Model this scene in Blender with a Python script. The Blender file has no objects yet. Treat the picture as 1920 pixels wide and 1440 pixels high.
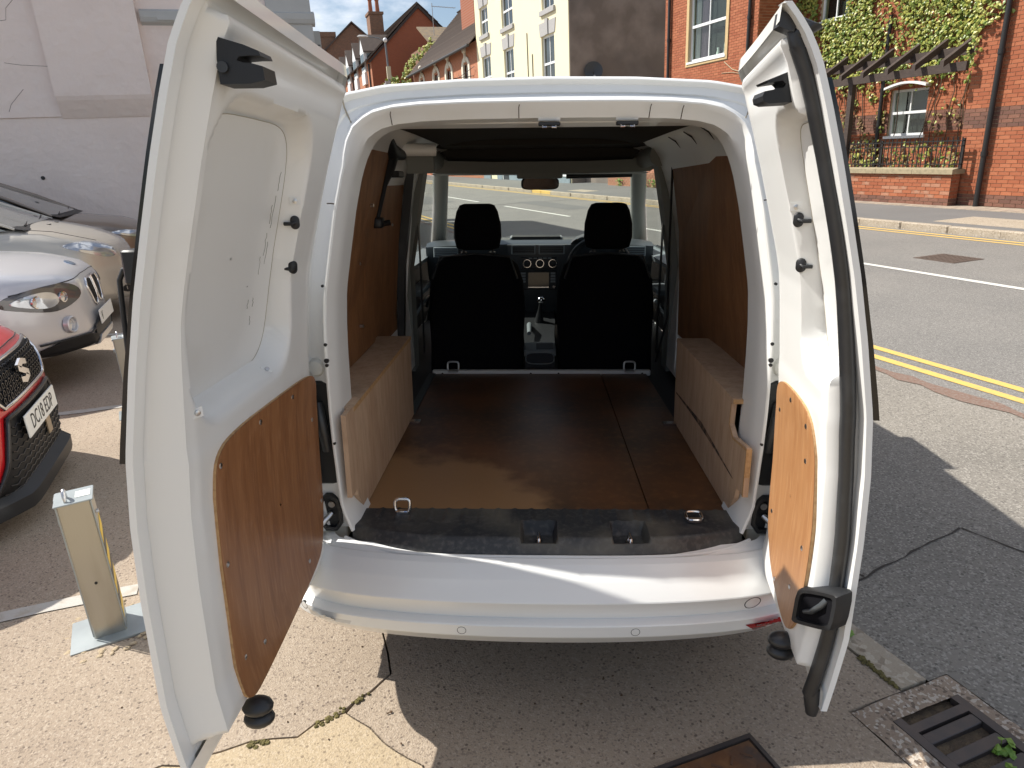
import bpy, bmesh, math, random
from mathutils import Vector, Matrix, Quaternion
from mathutils.bvhtree import BVHTree
random.seed(7)
R = math.radians
scene = bpy.context.scene
C = scene.collection
# ------------------------------------------------------------------ camera
# world axes: x = across the street (to its far side), y = along the street, z = up
cam_d = bpy.data.cameras.new('camera'); cam = bpy.data.objects.new('camera', cam_d); C.objects.link(cam)
m = Matrix(((0.93415, 0.15857, -0.31972), (-0.35354, 0.2888, -0.88972), (-0.04875, 0.94417, 0.32584))).to_4x4()
m.translation = (0, 0, 1.57)
cam.matrix_world = m
cam_d.sensor_width = 36.0; cam_d.sensor_fit = 'HORIZONTAL'; cam_d.lens = 36.0*1270/1920
cam_d.clip_start = .05; cam_d.clip_end = 2000
scene.camera = cam
# ------------------------------------------------------------------ sky and sun
TO_SUN = Vector((-.685, .542, 1.0)).normalized()
SUN_EL = math.asin(TO_SUN.z); SUN_AZ = math.atan2(TO_SUN.x, TO_SUN.y)
w = bpy.data.worlds.new('World'); scene.world = w; w.use_nodes = True
nt = w.node_tree; nt.nodes.clear()
sky = nt.nodes.new('ShaderNodeTexSky'); sky.sky_type = 'NISHITA'; sky.sun_disc = False
sky.sun_elevation = SUN_EL; sky.sun_rotation = SUN_AZ; sky.air_density = 1.0; sky.dust_density = 1.4; sky.altitude = 60
tc = nt.nodes.new('ShaderNodeTexCoord')
mp = nt.nodes.new('ShaderNodeMapping'); mp.inputs['Scale'].default_value = (1, 1, 2.6)
nz = nt.nodes.new('ShaderNodeTexNoise'); nz.inputs['Scale'].default_value = 3.4; nz.inputs['Detail'].default_value = 9; nz.inputs['Roughness'].default_value = .58
rp = nt.nodes.new('ShaderNodeValToRGB'); rp.color_ramp.elements[0].position = .47; rp.color_ramp.elements[1].position = .62
mx = nt.nodes.new('ShaderNodeMix'); mx.data_type = 'RGBA'
mx.inputs[7].default_value = (9.5, 9.7, 10.2, 1)
bg = nt.nodes.new('ShaderNodeBackground'); bg.inputs[1].default_value = .092
wo = nt.nodes.new('ShaderNodeOutputWorld')
L = nt.links.new
L(tc.outputs['Generated'], mp.inputs[0]); L(mp.outputs[0], nz.inputs[0]); L(nz.outputs[0], rp.inputs[0])
L(rp.outputs[0], mx.inputs[0]); L(sky.outputs[0], mx.inputs[6]); L(mx.outputs[2], bg.inputs[0]); L(bg.outputs[0], wo.inputs[0])
sd = bpy.data.lights.new('sun', 'SUN'); sun = bpy.data.objects.new('sun', sd); C.objects.link(sun)
sd.energy = 5.0; sd.angle = R(.53); sd.color = (1, .955, .88)
sun.rotation_euler = TO_SUN.to_track_quat('Z', 'Y').to_euler(); sun.location = TO_SUN*40
scene.view_settings.view_transform = 'Standard'; scene.view_settings.look = 'None'
scene.view_settings.exposure = .47; scene.view_settings.gamma = 1.0
scene.render.engine = 'CYCLES'
scene.cycles.use_denoising = True
scene.cycles.max_bounces = 8; scene.cycles.diffuse_bounces = 5; scene.cycles.transparent_max_bounces = 12
scene.cycles.sample_clamp_indirect = 6

# ------------------------------------------------------------------ materials
MATS = {}
def mat(name, col, rough=.5, metal=0., spec=.5, coat=0., var=None, var2=None, bump=None, trans=0., stretch=None, emis=None, coord='Object', rnd=None, alpha=None):
    """Principled material; var=(scale, amount, colour2) mixes a second colour by noise; bump=(scale, strength)."""
    if name in MATS: return MATS[name]
    M = bpy.data.materials.new(name); M.use_nodes = True; n = M.node_tree; P = n.nodes['Principled BSDF']
    col = tuple(col)+(1,)
    P.inputs['Base Color'].default_value = col; P.inputs['Roughness'].default_value = rough; P.inputs['Metallic'].default_value = metal
    P.inputs['Specular IOR Level'].default_value = spec; P.inputs['Coat Weight'].default_value = coat; P.inputs['Coat Roughness'].default_value = .06
    if trans: P.inputs['Transmission Weight'].default_value = trans; P.inputs['IOR'].default_value = 1.45
    if alpha is not None: P.inputs['Alpha'].default_value = alpha
    M.diffuse_color = col
    tcn = n.nodes.new('ShaderNodeTexCoord'); src = tcn.outputs[coord]
    if stretch:
        mpn = n.nodes.new('ShaderNodeMapping'); mpn.inputs['Scale'].default_value = stretch; n.links.new(src, mpn.inputs[0]); src2 = mpn.outputs[0]
    else: src2 = src
    cur = None
    def mixin(scale, amt, c2, lo=.4, hi=.65, detail=5, s=src2):
        nonlocal cur
        t = n.nodes.new('ShaderNodeTexNoise'); t.inputs['Scale'].default_value = scale; t.inputs['Detail'].default_value = detail; n.links.new(s, t.inputs[0])
        r = n.nodes.new('ShaderNodeMapRange'); r.inputs[1].default_value = lo; r.inputs[2].default_value = hi; r.inputs[4].default_value = amt; n.links.new(t.outputs[0], r.inputs[0])
        x = n.nodes.new('ShaderNodeMix'); x.data_type = 'RGBA'; x.inputs[7].default_value = tuple(c2)+(1,)
        if cur is None: x.inputs[6].default_value = col
        else: n.links.new(cur, x.inputs[6])
        n.links.new(r.outputs[0], x.inputs[0]); cur = x.outputs[2]
    for v in (var, var2):
        if v: mixin(*v[:3], *(v[3:] if len(v) > 3 else ()))
    if rnd:   # per piece tone: random per island and per object
        g = n.nodes.new('ShaderNodeNewGeometry'); oi = n.nodes.new('ShaderNodeObjectInfo')
        ad = n.nodes.new('ShaderNodeMath'); ad.operation = 'ADD'; n.links.new(g.outputs['Random Per Island'], ad.inputs[0]); n.links.new(oi.outputs['Random'], ad.inputs[1])
        fr = n.nodes.new('ShaderNodeMath'); fr.operation = 'FRACT'; n.links.new(ad.outputs[0], fr.inputs[0])
        x = n.nodes.new('ShaderNodeMix'); x.data_type = 'RGBA'; x.inputs[7].default_value = tuple(rnd)+(1,)
        if cur is None: x.inputs[6].default_value = col
        else: n.links.new(cur, x.inputs[6])
        n.links.new(fr.outputs[0], x.inputs[0]); cur = x.outputs[2]
    if cur is not None: n.links.new(cur, P.inputs['Base Color'])
    if bump:
        t = n.nodes.new('ShaderNodeTexNoise'); t.inputs['Scale'].default_value = bump[0]; t.inputs['Detail'].default_value = 6; n.links.new(src2, t.inputs[0])
        b = n.nodes.new('ShaderNodeBump'); b.inputs['Strength'].default_value = bump[1]; b.inputs['Distance'].default_value = bump[2] if len(bump) > 2 else .01
        n.links.new(t.outputs[0], b.inputs['Height']); n.links.new(b.outputs[0], P.inputs['Normal'])
    MATS[name] = M
    return M

def aggregate(name, base, dark, light, size, stain, stain2, rough=.9, bumps=.35, soft=.5):
    """ground with stones: voronoi cells give dark and pale chips, big noise gives stains."""
    M = bpy.data.materials.new(name); M.use_nodes = True; n = M.node_tree; P = n.nodes['Principled BSDF']; l = n.links.new
    tcn = n.nodes.new('ShaderNodeTexCoord'); s = tcn.outputs['Object']
    def noise(sc, det=5):
        t = n.nodes.new('ShaderNodeTexNoise'); t.inputs['Scale'].default_value = sc; t.inputs['Detail'].default_value = det; l(s, t.inputs[0]); return t.outputs[0]
    def ramp(v, a, b, to=1.):
        r = n.nodes.new('ShaderNodeMapRange'); r.inputs[1].default_value = a; r.inputs[2].default_value = b; r.inputs[4].default_value = to; l(v, r.inputs[0]); return r.outputs[0]
    def mixc(f, a, b):
        x = n.nodes.new('ShaderNodeMix'); x.data_type = 'RGBA'; l(f, x.inputs[0])
        for i, c in ((6, a), (7, b)):
            if isinstance(c, tuple): x.inputs[i].default_value = c+(1,)
            else: l(c, x.inputs[i])
        return x.outputs[2]
    vo = n.nodes.new('ShaderNodeTexVoronoi'); vo.inputs['Scale'].default_value = size; l(s, vo.inputs[0])
    sep = n.nodes.new('ShaderNodeSeparateColor'); l(vo.outputs['Color'], sep.inputs[0])
    c = mixc(ramp(noise(1.3), .42, .62, .55), base, stain)
    c = mixc(ramp(noise(.55, 3), .5, .68, .6), c, stain2)
    c = mixc(ramp(sep.outputs[0], .8, .84, soft), c, dark)
    c = mixc(ramp(sep.outputs[1], .8, .84, soft), c, light)
    vo2 = n.nodes.new('ShaderNodeTexVoronoi'); vo2.inputs['Scale'].default_value = size*.38; l(s, vo2.inputs[0])
    sep2 = n.nodes.new('ShaderNodeSeparateColor'); l(vo2.outputs['Color'], sep2.inputs[0])
    mul = n.nodes.new('ShaderNodeMath'); mul.operation = 'MULTIPLY'
    l(ramp(sep2.outputs[0], .80, .82, .85), mul.inputs[0]); l(ramp(vo2.outputs['Distance'], .34, .24), mul.inputs[1])
    c = mixc(mul.outputs[0], c, dark)
    c = mixc(ramp(noise(size*3.1, 2), .3, .7, .3), c, dark)
    l(c, P.inputs['Base Color']); P.inputs['Roughness'].default_value = rough; P.inputs['Specular IOR Level'].default_value = .3
    b = n.nodes.new('ShaderNodeBump'); b.inputs['Strength'].default_value = bumps; b.inputs['Distance'].default_value = .006
    l(noise(size*1.1, 4), b.inputs['Height']); l(b.outputs[0], P.inputs['Normal'])
    MATS[name] = M
    return M

# ------------------------------------------------------------------ mesh helpers
OFF = {}
class MB:
    def __init__(s): s.v = []; s.f = []
    def add(s, vs, fs):
        o = len(s.v); s.v += [tuple(x) for x in vs]; s.f += [tuple(i+o for i in q) for q in fs]; return s
    def box(s, a, b, bev=0):
        (x0, y0, z0), (x1, y1, z1) = a, b
        if x0 > x1: x0, x1 = x1, x0
        if y0 > y1: y0, y1 = y1, y0
        if z0 > z1: z0, z1 = z1, z0
        if bev:   # rounded outline in z by chamfered rings
            e = min(bev, (x1-x0)*.49, (y1-y0)*.49, (z1-z0)*.49)
            def rg(x0, y0, x1, y1, z, e): return [(x0+e, y0, z), (x1-e, y0, z), (x1, y0+e, z), (x1, y1-e, z), (x1-e, y1, z), (x0+e, y1, z), (x0, y1-e, z), (x0, y0+e, z)]
            return s.loft([rg(x0+e*.6, y0+e*.6, x1-e*.6, y1-e*.6, z0, e*.8), rg(x0, y0, x1, y1, z0+e*.6, e), rg(x0, y0, x1, y1, z1-e*.6, e), rg(x0+e*.6, y0+e*.6, x1-e*.6, y1-e*.6, z1, e*.8)], True, True)
        return s.add([(x0, y0, z0), (x1, y0, z0), (x1, y1, z0), (x0, y1, z0), (x0, y0, z1), (x1, y0, z1), (x1, y1, z1), (x0, y1, z1)],
                     [(0, 3, 2, 1), (4, 5, 6, 7), (0, 1, 5, 4), (1, 2, 6, 5), (2, 3, 7, 6), (3, 0, 4, 7)])
    def loft(s, rings, closed=True, caps=False):
        n = len(rings[0]); o = len(s.v); fs = []
        for r in rings: s.v += [tuple(p) for p in r]
        for i in range(len(rings)-1):
            for j in range(n if closed else n-1):
                k = (j+1) % n; fs.append((o+i*n+j, o+i*n+k, o+(i+1)*n+k, o+(i+1)*n+j))
        if caps: fs.append(tuple(o+j for j in reversed(range(n)))); fs.append(tuple(o+(len(rings)-1)*n+j for j in range(n)))
        s.f += fs; return s
    def prism(s, poly, d):   # poly: list of 3d points, d: extrusion vector
        d = Vector(d); return s.loft([poly, [tuple(Vector(p)+d) for p in poly]], True, True)
    def tube(s, path, r, seg=8, caps=True):
        rings = []; P = [Vector(p) for p in path]; up = None
        for i, p in enumerate(P):
            t = (P[min(i+1, len(P)-1)]-P[max(i-1, 0)])
            t = t.normalized() if t.length > 1e-9 else Vector((0, 0, 1))
            if up is None: up = Vector((0, 0, 1)) if abs(t.z) < .9 else Vector((1, 0, 0))
            a = t.cross(up)
            if a.length < 1e-6: a = t.orthogonal()
            a.normalize(); b = a.cross(t); up = b
            rr = r[i] if isinstance(r, (list, tuple)) else r
            rings.append([p+a*math.cos(2*math.pi*k/seg)*rr+b*math.sin(2*math.pi*k/seg)*rr for k in range(seg)])
        return s.loft(rings, True, caps)
    def cyl(s, p0, p1, r, seg=16, r1=None): return s.tube([p0, p1], [r, r if r1 is None else r1], seg)
    def grid(s, fn, nu, nv):
        o = len(s.v)
        for i in range(nu+1):
            for j in range(nv+1): s.v.append(tuple(fn(i/nu, j/nv)))
        for i in range(nu):
            for j in range(nv):
                a = o+i*(nv+1)+j; s.f.append((a, a+nv+1, a+nv+2, a+1))
        return s
    def ball(s, c, r, nu=12, nv=8):
        c = Vector(c); rx, ry, rz = r if isinstance(r, (tuple, list)) else (r, r, r)
        return s.loft([[c+Vector((rx*math.sin(a)*math.cos(b), ry*math.sin(a)*math.sin(b), rz*math.cos(a))) for b in [2*math.pi*k/nu for k in range(nu)]] for a in [max(.02, min(math.pi-.02, math.pi*j/nv)) for j in range(nv+1)]], True, True)
    def lathe(s, c, axis, prof, seg=20):   # prof: list of (radius, along)
        c = Vector(c); ax = Vector(axis).normalized(); a = ax.orthogonal().normalized(); b = ax.cross(a)
        return s.loft([[c+ax*h+(a*math.cos(2*math.pi*k/seg)+b*math.sin(2*math.pi*k/seg))*max(r, 1e-4) for k in range(seg)] for r, h in prof], True, True)
    def mesh(s, name, mt, smooth=None, off=None):
        v = s.v if off is None else [(p[0]-off[0], p[1]-off[1], p[2]-off[2]) for p in s.v]
        me = bpy.data.meshes.new(name); me.from_pydata(v, [], s.f); me.materials.append(mt)
        if smooth is not None:
            me.polygons.foreach_set('use_smooth', [True]*len(me.polygons)); me.set_sharp_from_angle(angle=R(smooth))
        me.update(); return me
    def build(s, name, mt, parent=None, smooth=None, loc=None):
        off = OFF.get(parent) if parent is not None else None
        o = bpy.data.objects.new(name, s.mesh(name, mt, smooth, off)); C.objects.link(o)
        if parent is not None: o.parent = parent; OFF[o] = off
        if loc is not None: o.location = loc
        bmx = bmesh.new(); bmx.from_mesh(o.data); bmesh.ops.recalc_face_normals(bmx, faces=bmx.faces); bmx.to_mesh(o.data); bmx.free()
        return o
def tag(o, label=None, cat=None, group=None, kind=None):
    if label: o['label'] = label
    if cat: o['category'] = cat
    if group: o['group'] = group
    if kind: o['kind'] = kind
    return o
def thing(name, loc=(0, 0, 0), rot=None, label=None, cat=None, group=None, world=True):
    o = bpy.data.objects.new(name, None); C.objects.link(o); o.location = loc; o.empty_display_size = .2
    if rot is not None: o.rotation_euler = rot
    OFF[o] = Vector(loc) if (world and rot is None) else None      # world: children are authored in world coordinates
    return tag(o, label, cat, group)
def link(name, me, parent, loc=(0, 0, 0), rot=None):
    o = bpy.data.objects.new(name, me); C.objects.link(o); o.parent = parent
    off = OFF.get(parent); o.location = Vector(loc)-(off if off is not None else Vector())
    if rot: o.rotation_euler = rot
    return o
def sstep(a, b, x):
    t = max(0., min(1., (x-a)/(b-a))) if a != b else float(x > a); return t*t*(3-2*t)
def lerp(x, xs, ys):
    if x <= xs[0]: return ys[0]
    for i in range(len(xs)-1):
        if x <= xs[i+1]: return ys[i]+(ys[i+1]-ys[i])*(x-xs[i])/(xs[i+1]-xs[i])
    return ys[-1]
def smoothpoly(pts, it=2, closed=True):   # Chaikin corner cutting
    for _ in range(it):
        q = []
        n = len(pts)
        rng = range(n if closed else n-1)
        if not closed: q.append(pts[0])
        for i in rng:
            a = Vector(pts[i]); b = Vector(pts[(i+1) % n]); q.append(tuple(a*.75+b*.25)); q.append(tuple(a*.25+b*.75))
        if not closed: q.append(pts[-1])
        pts = q
    return pts
def text_mesh(body, size, mt, name, extrude=.001):
    cu = bpy.data.curves.new(name, 'FONT'); cu.body = body; cu.size = size; cu.extrude = extrude; cu.align_x = 'CENTER'; cu.align_y = 'CENTER'; cu.resolution_u = 3
    o = bpy.data.objects.new(name, cu); C.objects.link(o)
    me = bpy.data.meshes.new_from_object(o.evaluated_get(bpy.context.evaluated_depsgraph_get()))
    bpy.data.objects.remove(o); bpy.data.curves.remove(cu); me.materials.clear(); me.materials.append(mt); me.name = name
    return me

seal_line = mat('sealant line', (.36, .32, .25), .9)
white = mat('white van paint', (.80, .81, .80), .28, coat=.5, var=(2.2, .22, (.70, .69, .65), .5, .75))
white_in = mat('white inner paint', (.78, .785, .77), .38, coat=.25, var=(5, .3, (.62, .59, .52), .55, .8))
grime = mat('dirty cream pillar paint', (.60, .58, .50), .6, var=(9, .5, (.40, .36, .27), .5, .75))
black = mat('black plastic', (.012, .013, .015), .5, bump=(260, .12, .002))
rubber = mat('black rubber seal', (.018, .019, .021), .42, spec=.6, var=(14, .5, (.06, .065, .07), .5, .8))
dirty_black = mat('dusty black sill plastic', (.030, .032, .036), .5, var=(5, .6, (.17, .155, .12), .46, .7), var2=(70, .45, (.13, .125, .115), .48, .72), bump=(150, .25, .002))
fabric = mat('black seat fabric', (.007, .007, .009), .95, spec=.1, bump=(300, .3, .002))
dashm = mat('dark grey dashboard plastic', (.05, .057, .063), .38, spec=.6, bump=(350, .12, .001))
dash2 = mat('satin grey trim plastic', (.20, .225, .24), .35)
liner = mat('dark headliner', (.05, .047, .043), .95, spec=.1)
pillar = mat('pale grey pillar trim', (.21, .22, .205), .7)
chrome = mat('bright chrome', (.75, .75, .76), .12, metal=1)
zinc = mat('zinc screw', (.6, .6, .6), .3, metal=1)
screen = mat('black glass screen', (.006, .006, .008), .08)
glass = mat('clear car glass', (.9, .95, .93), .0, trans=1.0)
def glassmat():
    M = glass; n = M.node_tree; P = n.nodes['Principled BSDF']; o = n.nodes['Material Output']
    tr = n.nodes.new('ShaderNodeBsdfTransparent'); tr.inputs[0].default_value = (.86, .92, .88, 1)
    gl = n.nodes.new('ShaderNodeBsdfGlossy'); gl.inputs['Roughness'].default_value = .02
    lw = n.nodes.new('ShaderNodeLayerWeight'); pw = n.nodes.new('ShaderNodeMath'); pw.operation = 'POWER'; pw.inputs[1].default_value = 4.5; n.links.new(lw.outputs['Facing'], pw.inputs[0])
    fr = n.nodes.new('ShaderNodeMath'); fr.operation = 'MULTIPLY_ADD'; fr.inputs[1].default_value = .6; fr.inputs[2].default_value = .045; n.links.new(pw.outputs[0], fr.inputs[0])
    mx = n.nodes.new('ShaderNodeMixShader'); n.links.new(fr.outputs[0], mx.inputs[0]); n.links.new(tr.outputs[0], mx.inputs[1]); n.links.new(gl.outputs[0], mx.inputs[2]); n.links.new(mx.outputs[0], o.inputs[0])
glassmat()
def plymat(name, c, c2, c3, stretch, rough=.55):
    return mat(name, c, rough, var=(7, .8, c2, .38, .66, 6), var2=(26, .55, c3, .5, .74, 4), stretch=stretch, bump=(40, .1, .002))
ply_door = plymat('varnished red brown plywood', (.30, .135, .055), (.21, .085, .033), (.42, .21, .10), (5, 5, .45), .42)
ply_door_sunlit = plymat('door plywood tinted sunlit', (.40, .20, .085), (.33, .15, .06), (.52, .30, .15), (5, 5, .45), .45)  # lighter copy of the door plywood, sunlight put into its colour
ply_side = plymat('brown plywood lining', (.27, .125, .05), (.17, .075, .03), (.34, .17, .08), (2.2, 2.2, .7), .6)
ply_box = plymat('pale birch plywood', (.55, .395, .275), (.45, .295, .19), (.33, .21, .135), (3.2, 3.2, .55), .65)
ply_edge = mat('plywood edge', (.50, .31, .15), .7, var=(90, .5, (.28, .15, .06)))
ply_floor = mat('worn dark plywood floor', (.165, .068, .026), .42, var=(2.3, .95, (.062, .033, .017), .36, .6, 6), var2=(34, .45, (.25, .12, .048), .5, .75, 6), bump=(60, .1, .002))
# worn pale area on the load floor, with its own outline
def wear(M, c, centre, radius):
    n = M.node_tree; P = n.nodes['Principled BSDF']; l = n.links.new
    old = P.inputs['Base Color'].links[0].from_socket
    t = n.nodes.new('ShaderNodeTexCoord'); v = n.nodes.new('ShaderNodeVectorMath'); v.operation = 'DISTANCE'; v.inputs[1].default_value = centre
    nz_ = n.nodes.new('ShaderNodeTexNoise'); nz_.inputs['Scale'].default_value = 5; nz_.inputs['Detail'].default_value = 5; l(t.outputs['Object'], nz_.inputs[0])
    l(t.outputs['Object'], v.inputs[0]); a = n.nodes.new('ShaderNodeMath'); a.operation = 'MULTIPLY_ADD'; a.inputs[1].default_value = .55; l(nz_.outputs[0], a.inputs[0]); l(v.outputs['Value'], a.inputs[2])
    r = n.nodes.new('ShaderNodeMapRange'); r.inputs[1].default_value = radius+.33; r.inputs[2].default_value = radius+.22; r.inputs[4].default_value = .85; l(a.outputs[0], r.inputs[0])
    x = n.nodes.new('ShaderNodeMix'); x.data_type = 'RGBA'; l(r.outputs[0], x.inputs[0]); l(old, x.inputs[6]); x.inputs[7].default_value = c+(1,); l(x.outputs[2], P.inputs['Base Color'])
wear(ply_floor, (.36, .20, .09), (-.42, 1.95, .59), .42)
# ================================================================== GROUND
def GZ(n): return -.1+.035*max(0., min(1.8-n, 4.))
asphalt = aggregate('road asphalt', (.215, .205, .19), (.10, .096, .09), (.42, .40, .37), 150, (.18, .173, .163), (.25, .235, .215), bumps=.5, soft=.55)
asphalt2 = aggregate('worn parking asphalt', (.25, .23, .20), (.11, .10, .09), (.46, .43, .38), 140, (.20, .185, .16), (.29, .265, .225), bumps=.5, soft=.55)
asphalt3 = aggregate('smooth pavement asphalt', (.17, .166, .16), (.12, .118, .115), (.27, .26, .25), 170, (.15, .148, .145), (.20, .195, .187), bumps=.25, soft=.3)
concrete = aggregate('exposed aggregate concrete', (.40, .325, .245), (.13, .10, .08), (.55, .465, .37), 170, (.31, .245, .185), (.46, .38, .295), bumps=.7, soft=.42)
concrete2 = aggregate('yellow ribbed concrete', (.45, .36, .24), (.22, .17, .115), (.57, .48, .36), 170, (.42, .33, .21), (.55, .45, .31), bumps=.6, soft=.4)
kerbm = aggregate('kerb concrete', (.42, .36, .28), (.20, .16, .12), (.58, .52, .43), 60, (.33, .28, .21), (.46, .40, .32), bumps=.6)
dirt = mat('joint dirt', (.085, .062, .042), .95, var=(40, .7, (.17, .125, .075)), bump=(120, .8, .01))
yellow = mat('worn yellow road paint', (.66, .44, .12), .75, var=(22, .55, (.33, .27, .17), .5, .75), bump=(160, .4, .004))
wline = mat('worn white road paint', (.66, .65, .60), .7, var=(26, .6, (.30, .28, .25), .52, .74), bump=(160, .4, .004))
bay = mat('grey white bay paint', (.44, .42, .38), .75, var=(18, .7, (.34, .29, .22), .48, .7), bump=(150, .4, .004))
o = MB().add([(-90, -60, -.22), (90, -60, -.22), (90, 240, -.22), (-90, 240, -.22)], [(0, 1, 2, 3)]).build('ground', dirt); tag(o, kind='structure')
o.location.z = 0
def sheet(mb, n0, n1, t0, t1, z): return mb.add([(n0, t0, z), (n1, t0, z), (n1, t1, z), (n0, t1, z)], [(0, 1, 2, 3)])
road = tag(sheet(MB(), 4.17, 10.82, -40, 200, -.1).build('road', asphalt), kind='structure')
strip = MB(); sheet(strip, 1.87, 4.17, -40, 60, -.102); sheet(strip, 1.79, 1.87, 1.185, 60, -.102); sheet(strip, 1.79, 1.87, -40, .42, -.102)
strip = tag(strip.build('parking_strip', asphalt2), kind='structure')
def ribbon(pts, wd, z, wob=.0):
    b = MB(); l = []; r = []
    for i, p in enumerate(pts):
        a = Vector(pts[max(i-1, 0)]); c = Vector(pts[min(i+1, len(pts)-1)]); d = (c-a).normalized(); nn = Vector((-d.y, d.x))
        k = wd*(.5+random.uniform(-wob, wob)); l.append((p[0]+nn.x*k, p[1]+nn.y*k, z)); r.append((p[0]-nn.x*k, p[1]-nn.y*k, z))
    return b.loft([l, r], False)
for nn in (4.40, 4.60, 10.42, 10.62):
    ribbon([(nn+random.uniform(-.006, .006), t) for t in [-20+i*2.5 for i in range(61)]], .085, -.096, .05).build('yellow_line', yellow, road, loc=(0, 0, 0))
for a, b in ((-2, 7.6), (9.2, 13.6), (16.1, 20.9), (23.6, 28.8), (31.5, 36.5), (39, 44), (47, 52), (55, 60)):
    ribbon([(7.58, a+(b-a)*i/8) for i in range(9)], .1, -.0955, .05).build('white_line', wline, road)
def wander(pts, amp, step=.06):
    q = []
    for i in range(len(pts)-1):
        a = Vector(pts[i]); b = Vector(pts[i+1]); k = max(1, int((b-a).length/step))
        for j in range(k): q.append(a+(b-a)*j/k+Vector((random.uniform(-amp, amp), random.uniform(-amp, amp))))
    q.append(Vector(pts[-1])); return [tuple(p) for p in q]
tar = mat('dark tar seam', (.045, .038, .033), .9, bump=(90, .6, .006))
redgrit = mat('reddish grit seam', (.19, .115, .085), .95, var=(60, .7, (.24, .2, .17)), bump=(120, .7, .006))
ribbon(wander([(2.0, 1.67), (2.545, 1.754), (2.70, 1.777)], .006), .008, -.0985, .35).build('tar_seam', tar, strip)
ribbon(wander([(2.70, 1.777), (2.80, 1.4), (2.95, .8)], .006), .007, -.0985, .35).build('tar_seam', tar, strip)
ribbon(wander([(2.05, 1.68), (1.9, 2.3), (1.85, 4)], .01, .1), .008, -.0985, .35).build('tar_seam', tar, strip)
ribbon(wander([(4.15, -8), (4.17, 3), (4.15, 20)], .02, .15), .10, -.0975, .35).build('tar_seam', redgrit, strip)
ribbon(wander([(4.7, 21.6), (8.2, 21.7), (10.5, 21.4)], .02, .3), .07, -.0975, .25).build('tar_seam', tar, road)
# darker reinstated trench in the road
sheet(MB(), 8.4, 9.2, 17.9, 22, -.0965).build('road_patch', asphalt3, road)
sheet(MB(), 5.6, 7.0, 24.5, 29.0, -.0965).build('road_patch', asphalt3, road)
# ---- far pavement with kerb stones
pav = tag(MB().box((10.95, -40, -.2), (24, 200, .012)).build('pavement', asphalt3), kind='structure')
kb = MB().box((10.81, 0, -.2), (10.948, .905, .02), .02).mesh('kerb_stone', kerbm, 40)
ky = MB().box((10.81, 0, -.2), (10.948, .905, .021), .02).mesh('kerb_stone', yellow, 40)
for i in range(-8, 70):
    k = link('kerb_stone', ky if i in (27, 28) else kb, pav, (random.uniform(-.006, .006), i*.915, random.uniform(-.004, .004)), (0, 0, random.uniform(-.004, .004)))
MB().box((11.3, 6.6, .01), (12.3, 8.9, .017)).build('pavement_patch', kerbm, pav)
MB().box((11.4, 22.9, .01), (12.0, 24.4, .017)).build('pavement_patch', kerbm, pav)
paver = mat('buff block paver', (.40, .33, .25), .9, rnd=(.30, .25, .20), bump=(90, .4, .004))
pv = MB().box((0, 0, 0), (.196, .096, .02)).mesh('paver', paver)
for i in range(3):
    for j in range(75):
        if 6.4+j*.1 < 13.8: link('paver', pv, pav, (13.28+i*.2, 6.4+j*.1, .006+random.uniform(-.002, .003)))
# ---- near forecourt: concrete slabs with wandering cracks on a bed of dirt
fc = MB().add([(-14, -12, .022), (-2.2, -12, .022), (1.79, -12, -.118), (1.79, 40, -.118), (-2.2, 40, .022), (-14, 40, .022)], [(0, 1, 4, 5), (1, 2, 3, 4)])
fore = tag(fc.build('forecourt', dirt), kind='structure')
crackA = wander([(-2.195, 1.76), (-1.2, 1.77), (-.39, 1.721), (-.247, 1.724), (-.114, 1.707), (.016, 1.75), (.123, 1.802), (.19, 1.86)], .010, .05)
crackB = wander([(.19, 1.86), (.205, 2.06), (.21, 2.6), (.2, 4.6), (.2, 12.5)], .004, .08)
crackC = wander([(.03, 1.745), (.045, 1.716), (.118, 1.59), (.198, 1.46), (.25, 1.2), (.3, .4), (.28, -2)], .008, .05)
def slab(poly, m, gap=.0035, dz=0.):
    # poly in plan, pulled in by half the joint, given its own thickness
    n = len(poly); out = []
    ar = sum(poly[i][0]*poly[(i+1) % n][1]-poly[(i+1) % n][0]*poly[i][1] for i in range(n))
    if ar < 0: poly = poly[::-1]
    for i in range(n):
        a = Vector(poly[i-1]); b = Vector(poly[i]); c = Vector(poly[(i+1) % n]); d = (c-a)
        if d.length < 1e-6: continue
        d.normalize(); out.append((b.x-d.y*gap, b.y+d.x*gap))
    mb = MB(); z = lambda p: GZ(p[0])+dz
    top = [(p[0], p[1], z(p)) for p in out]; bot = [(p[0], p[1], z(p)-.05) for p in out]
    mb.loft([bot, top], True, True)
    return mb.build('slab', m, fore)
ci = min(range(len(crackA)), key=lambda i: abs(crackA[i][0]-.03)+abs(crackA[i][1]-1.745))
slab(crackA+crackB[1:]+[(-2.195, 12.5)], concrete)
slab(crackA[:ci]+crackC[0:]+[(-2.195, -2)], concrete2)
slab(crackC[::-1]+crackA[ci+1:]+crackB[1:]+[(1.665, 12.5), (1.675, 1.185), (1.46, 1.185), (1.46, .42), (1.66, .42), (1.66, -2)], concrete, dz=-.003)
slab([(-14, -12), (-2.205, -12), (-2.205, 12.5), (-14, 12.5)], concrete)
slab([(-2.195, -12), (1.79, -12), (1.79, -2), (-2.195, -2)], concrete2)
for a, b in ((1.19, 2.1), (2.1, 3.0), (3.0, 3.9), (3.9, 4.8), (4.8, 5.7), (5.7, 6.6), (6.6, 7.5), (7.5, 12.4)): slab([(1.675, a), (1.79, a), (1.79, b), (1.675, b)], kerbm, .004, .002)
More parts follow.
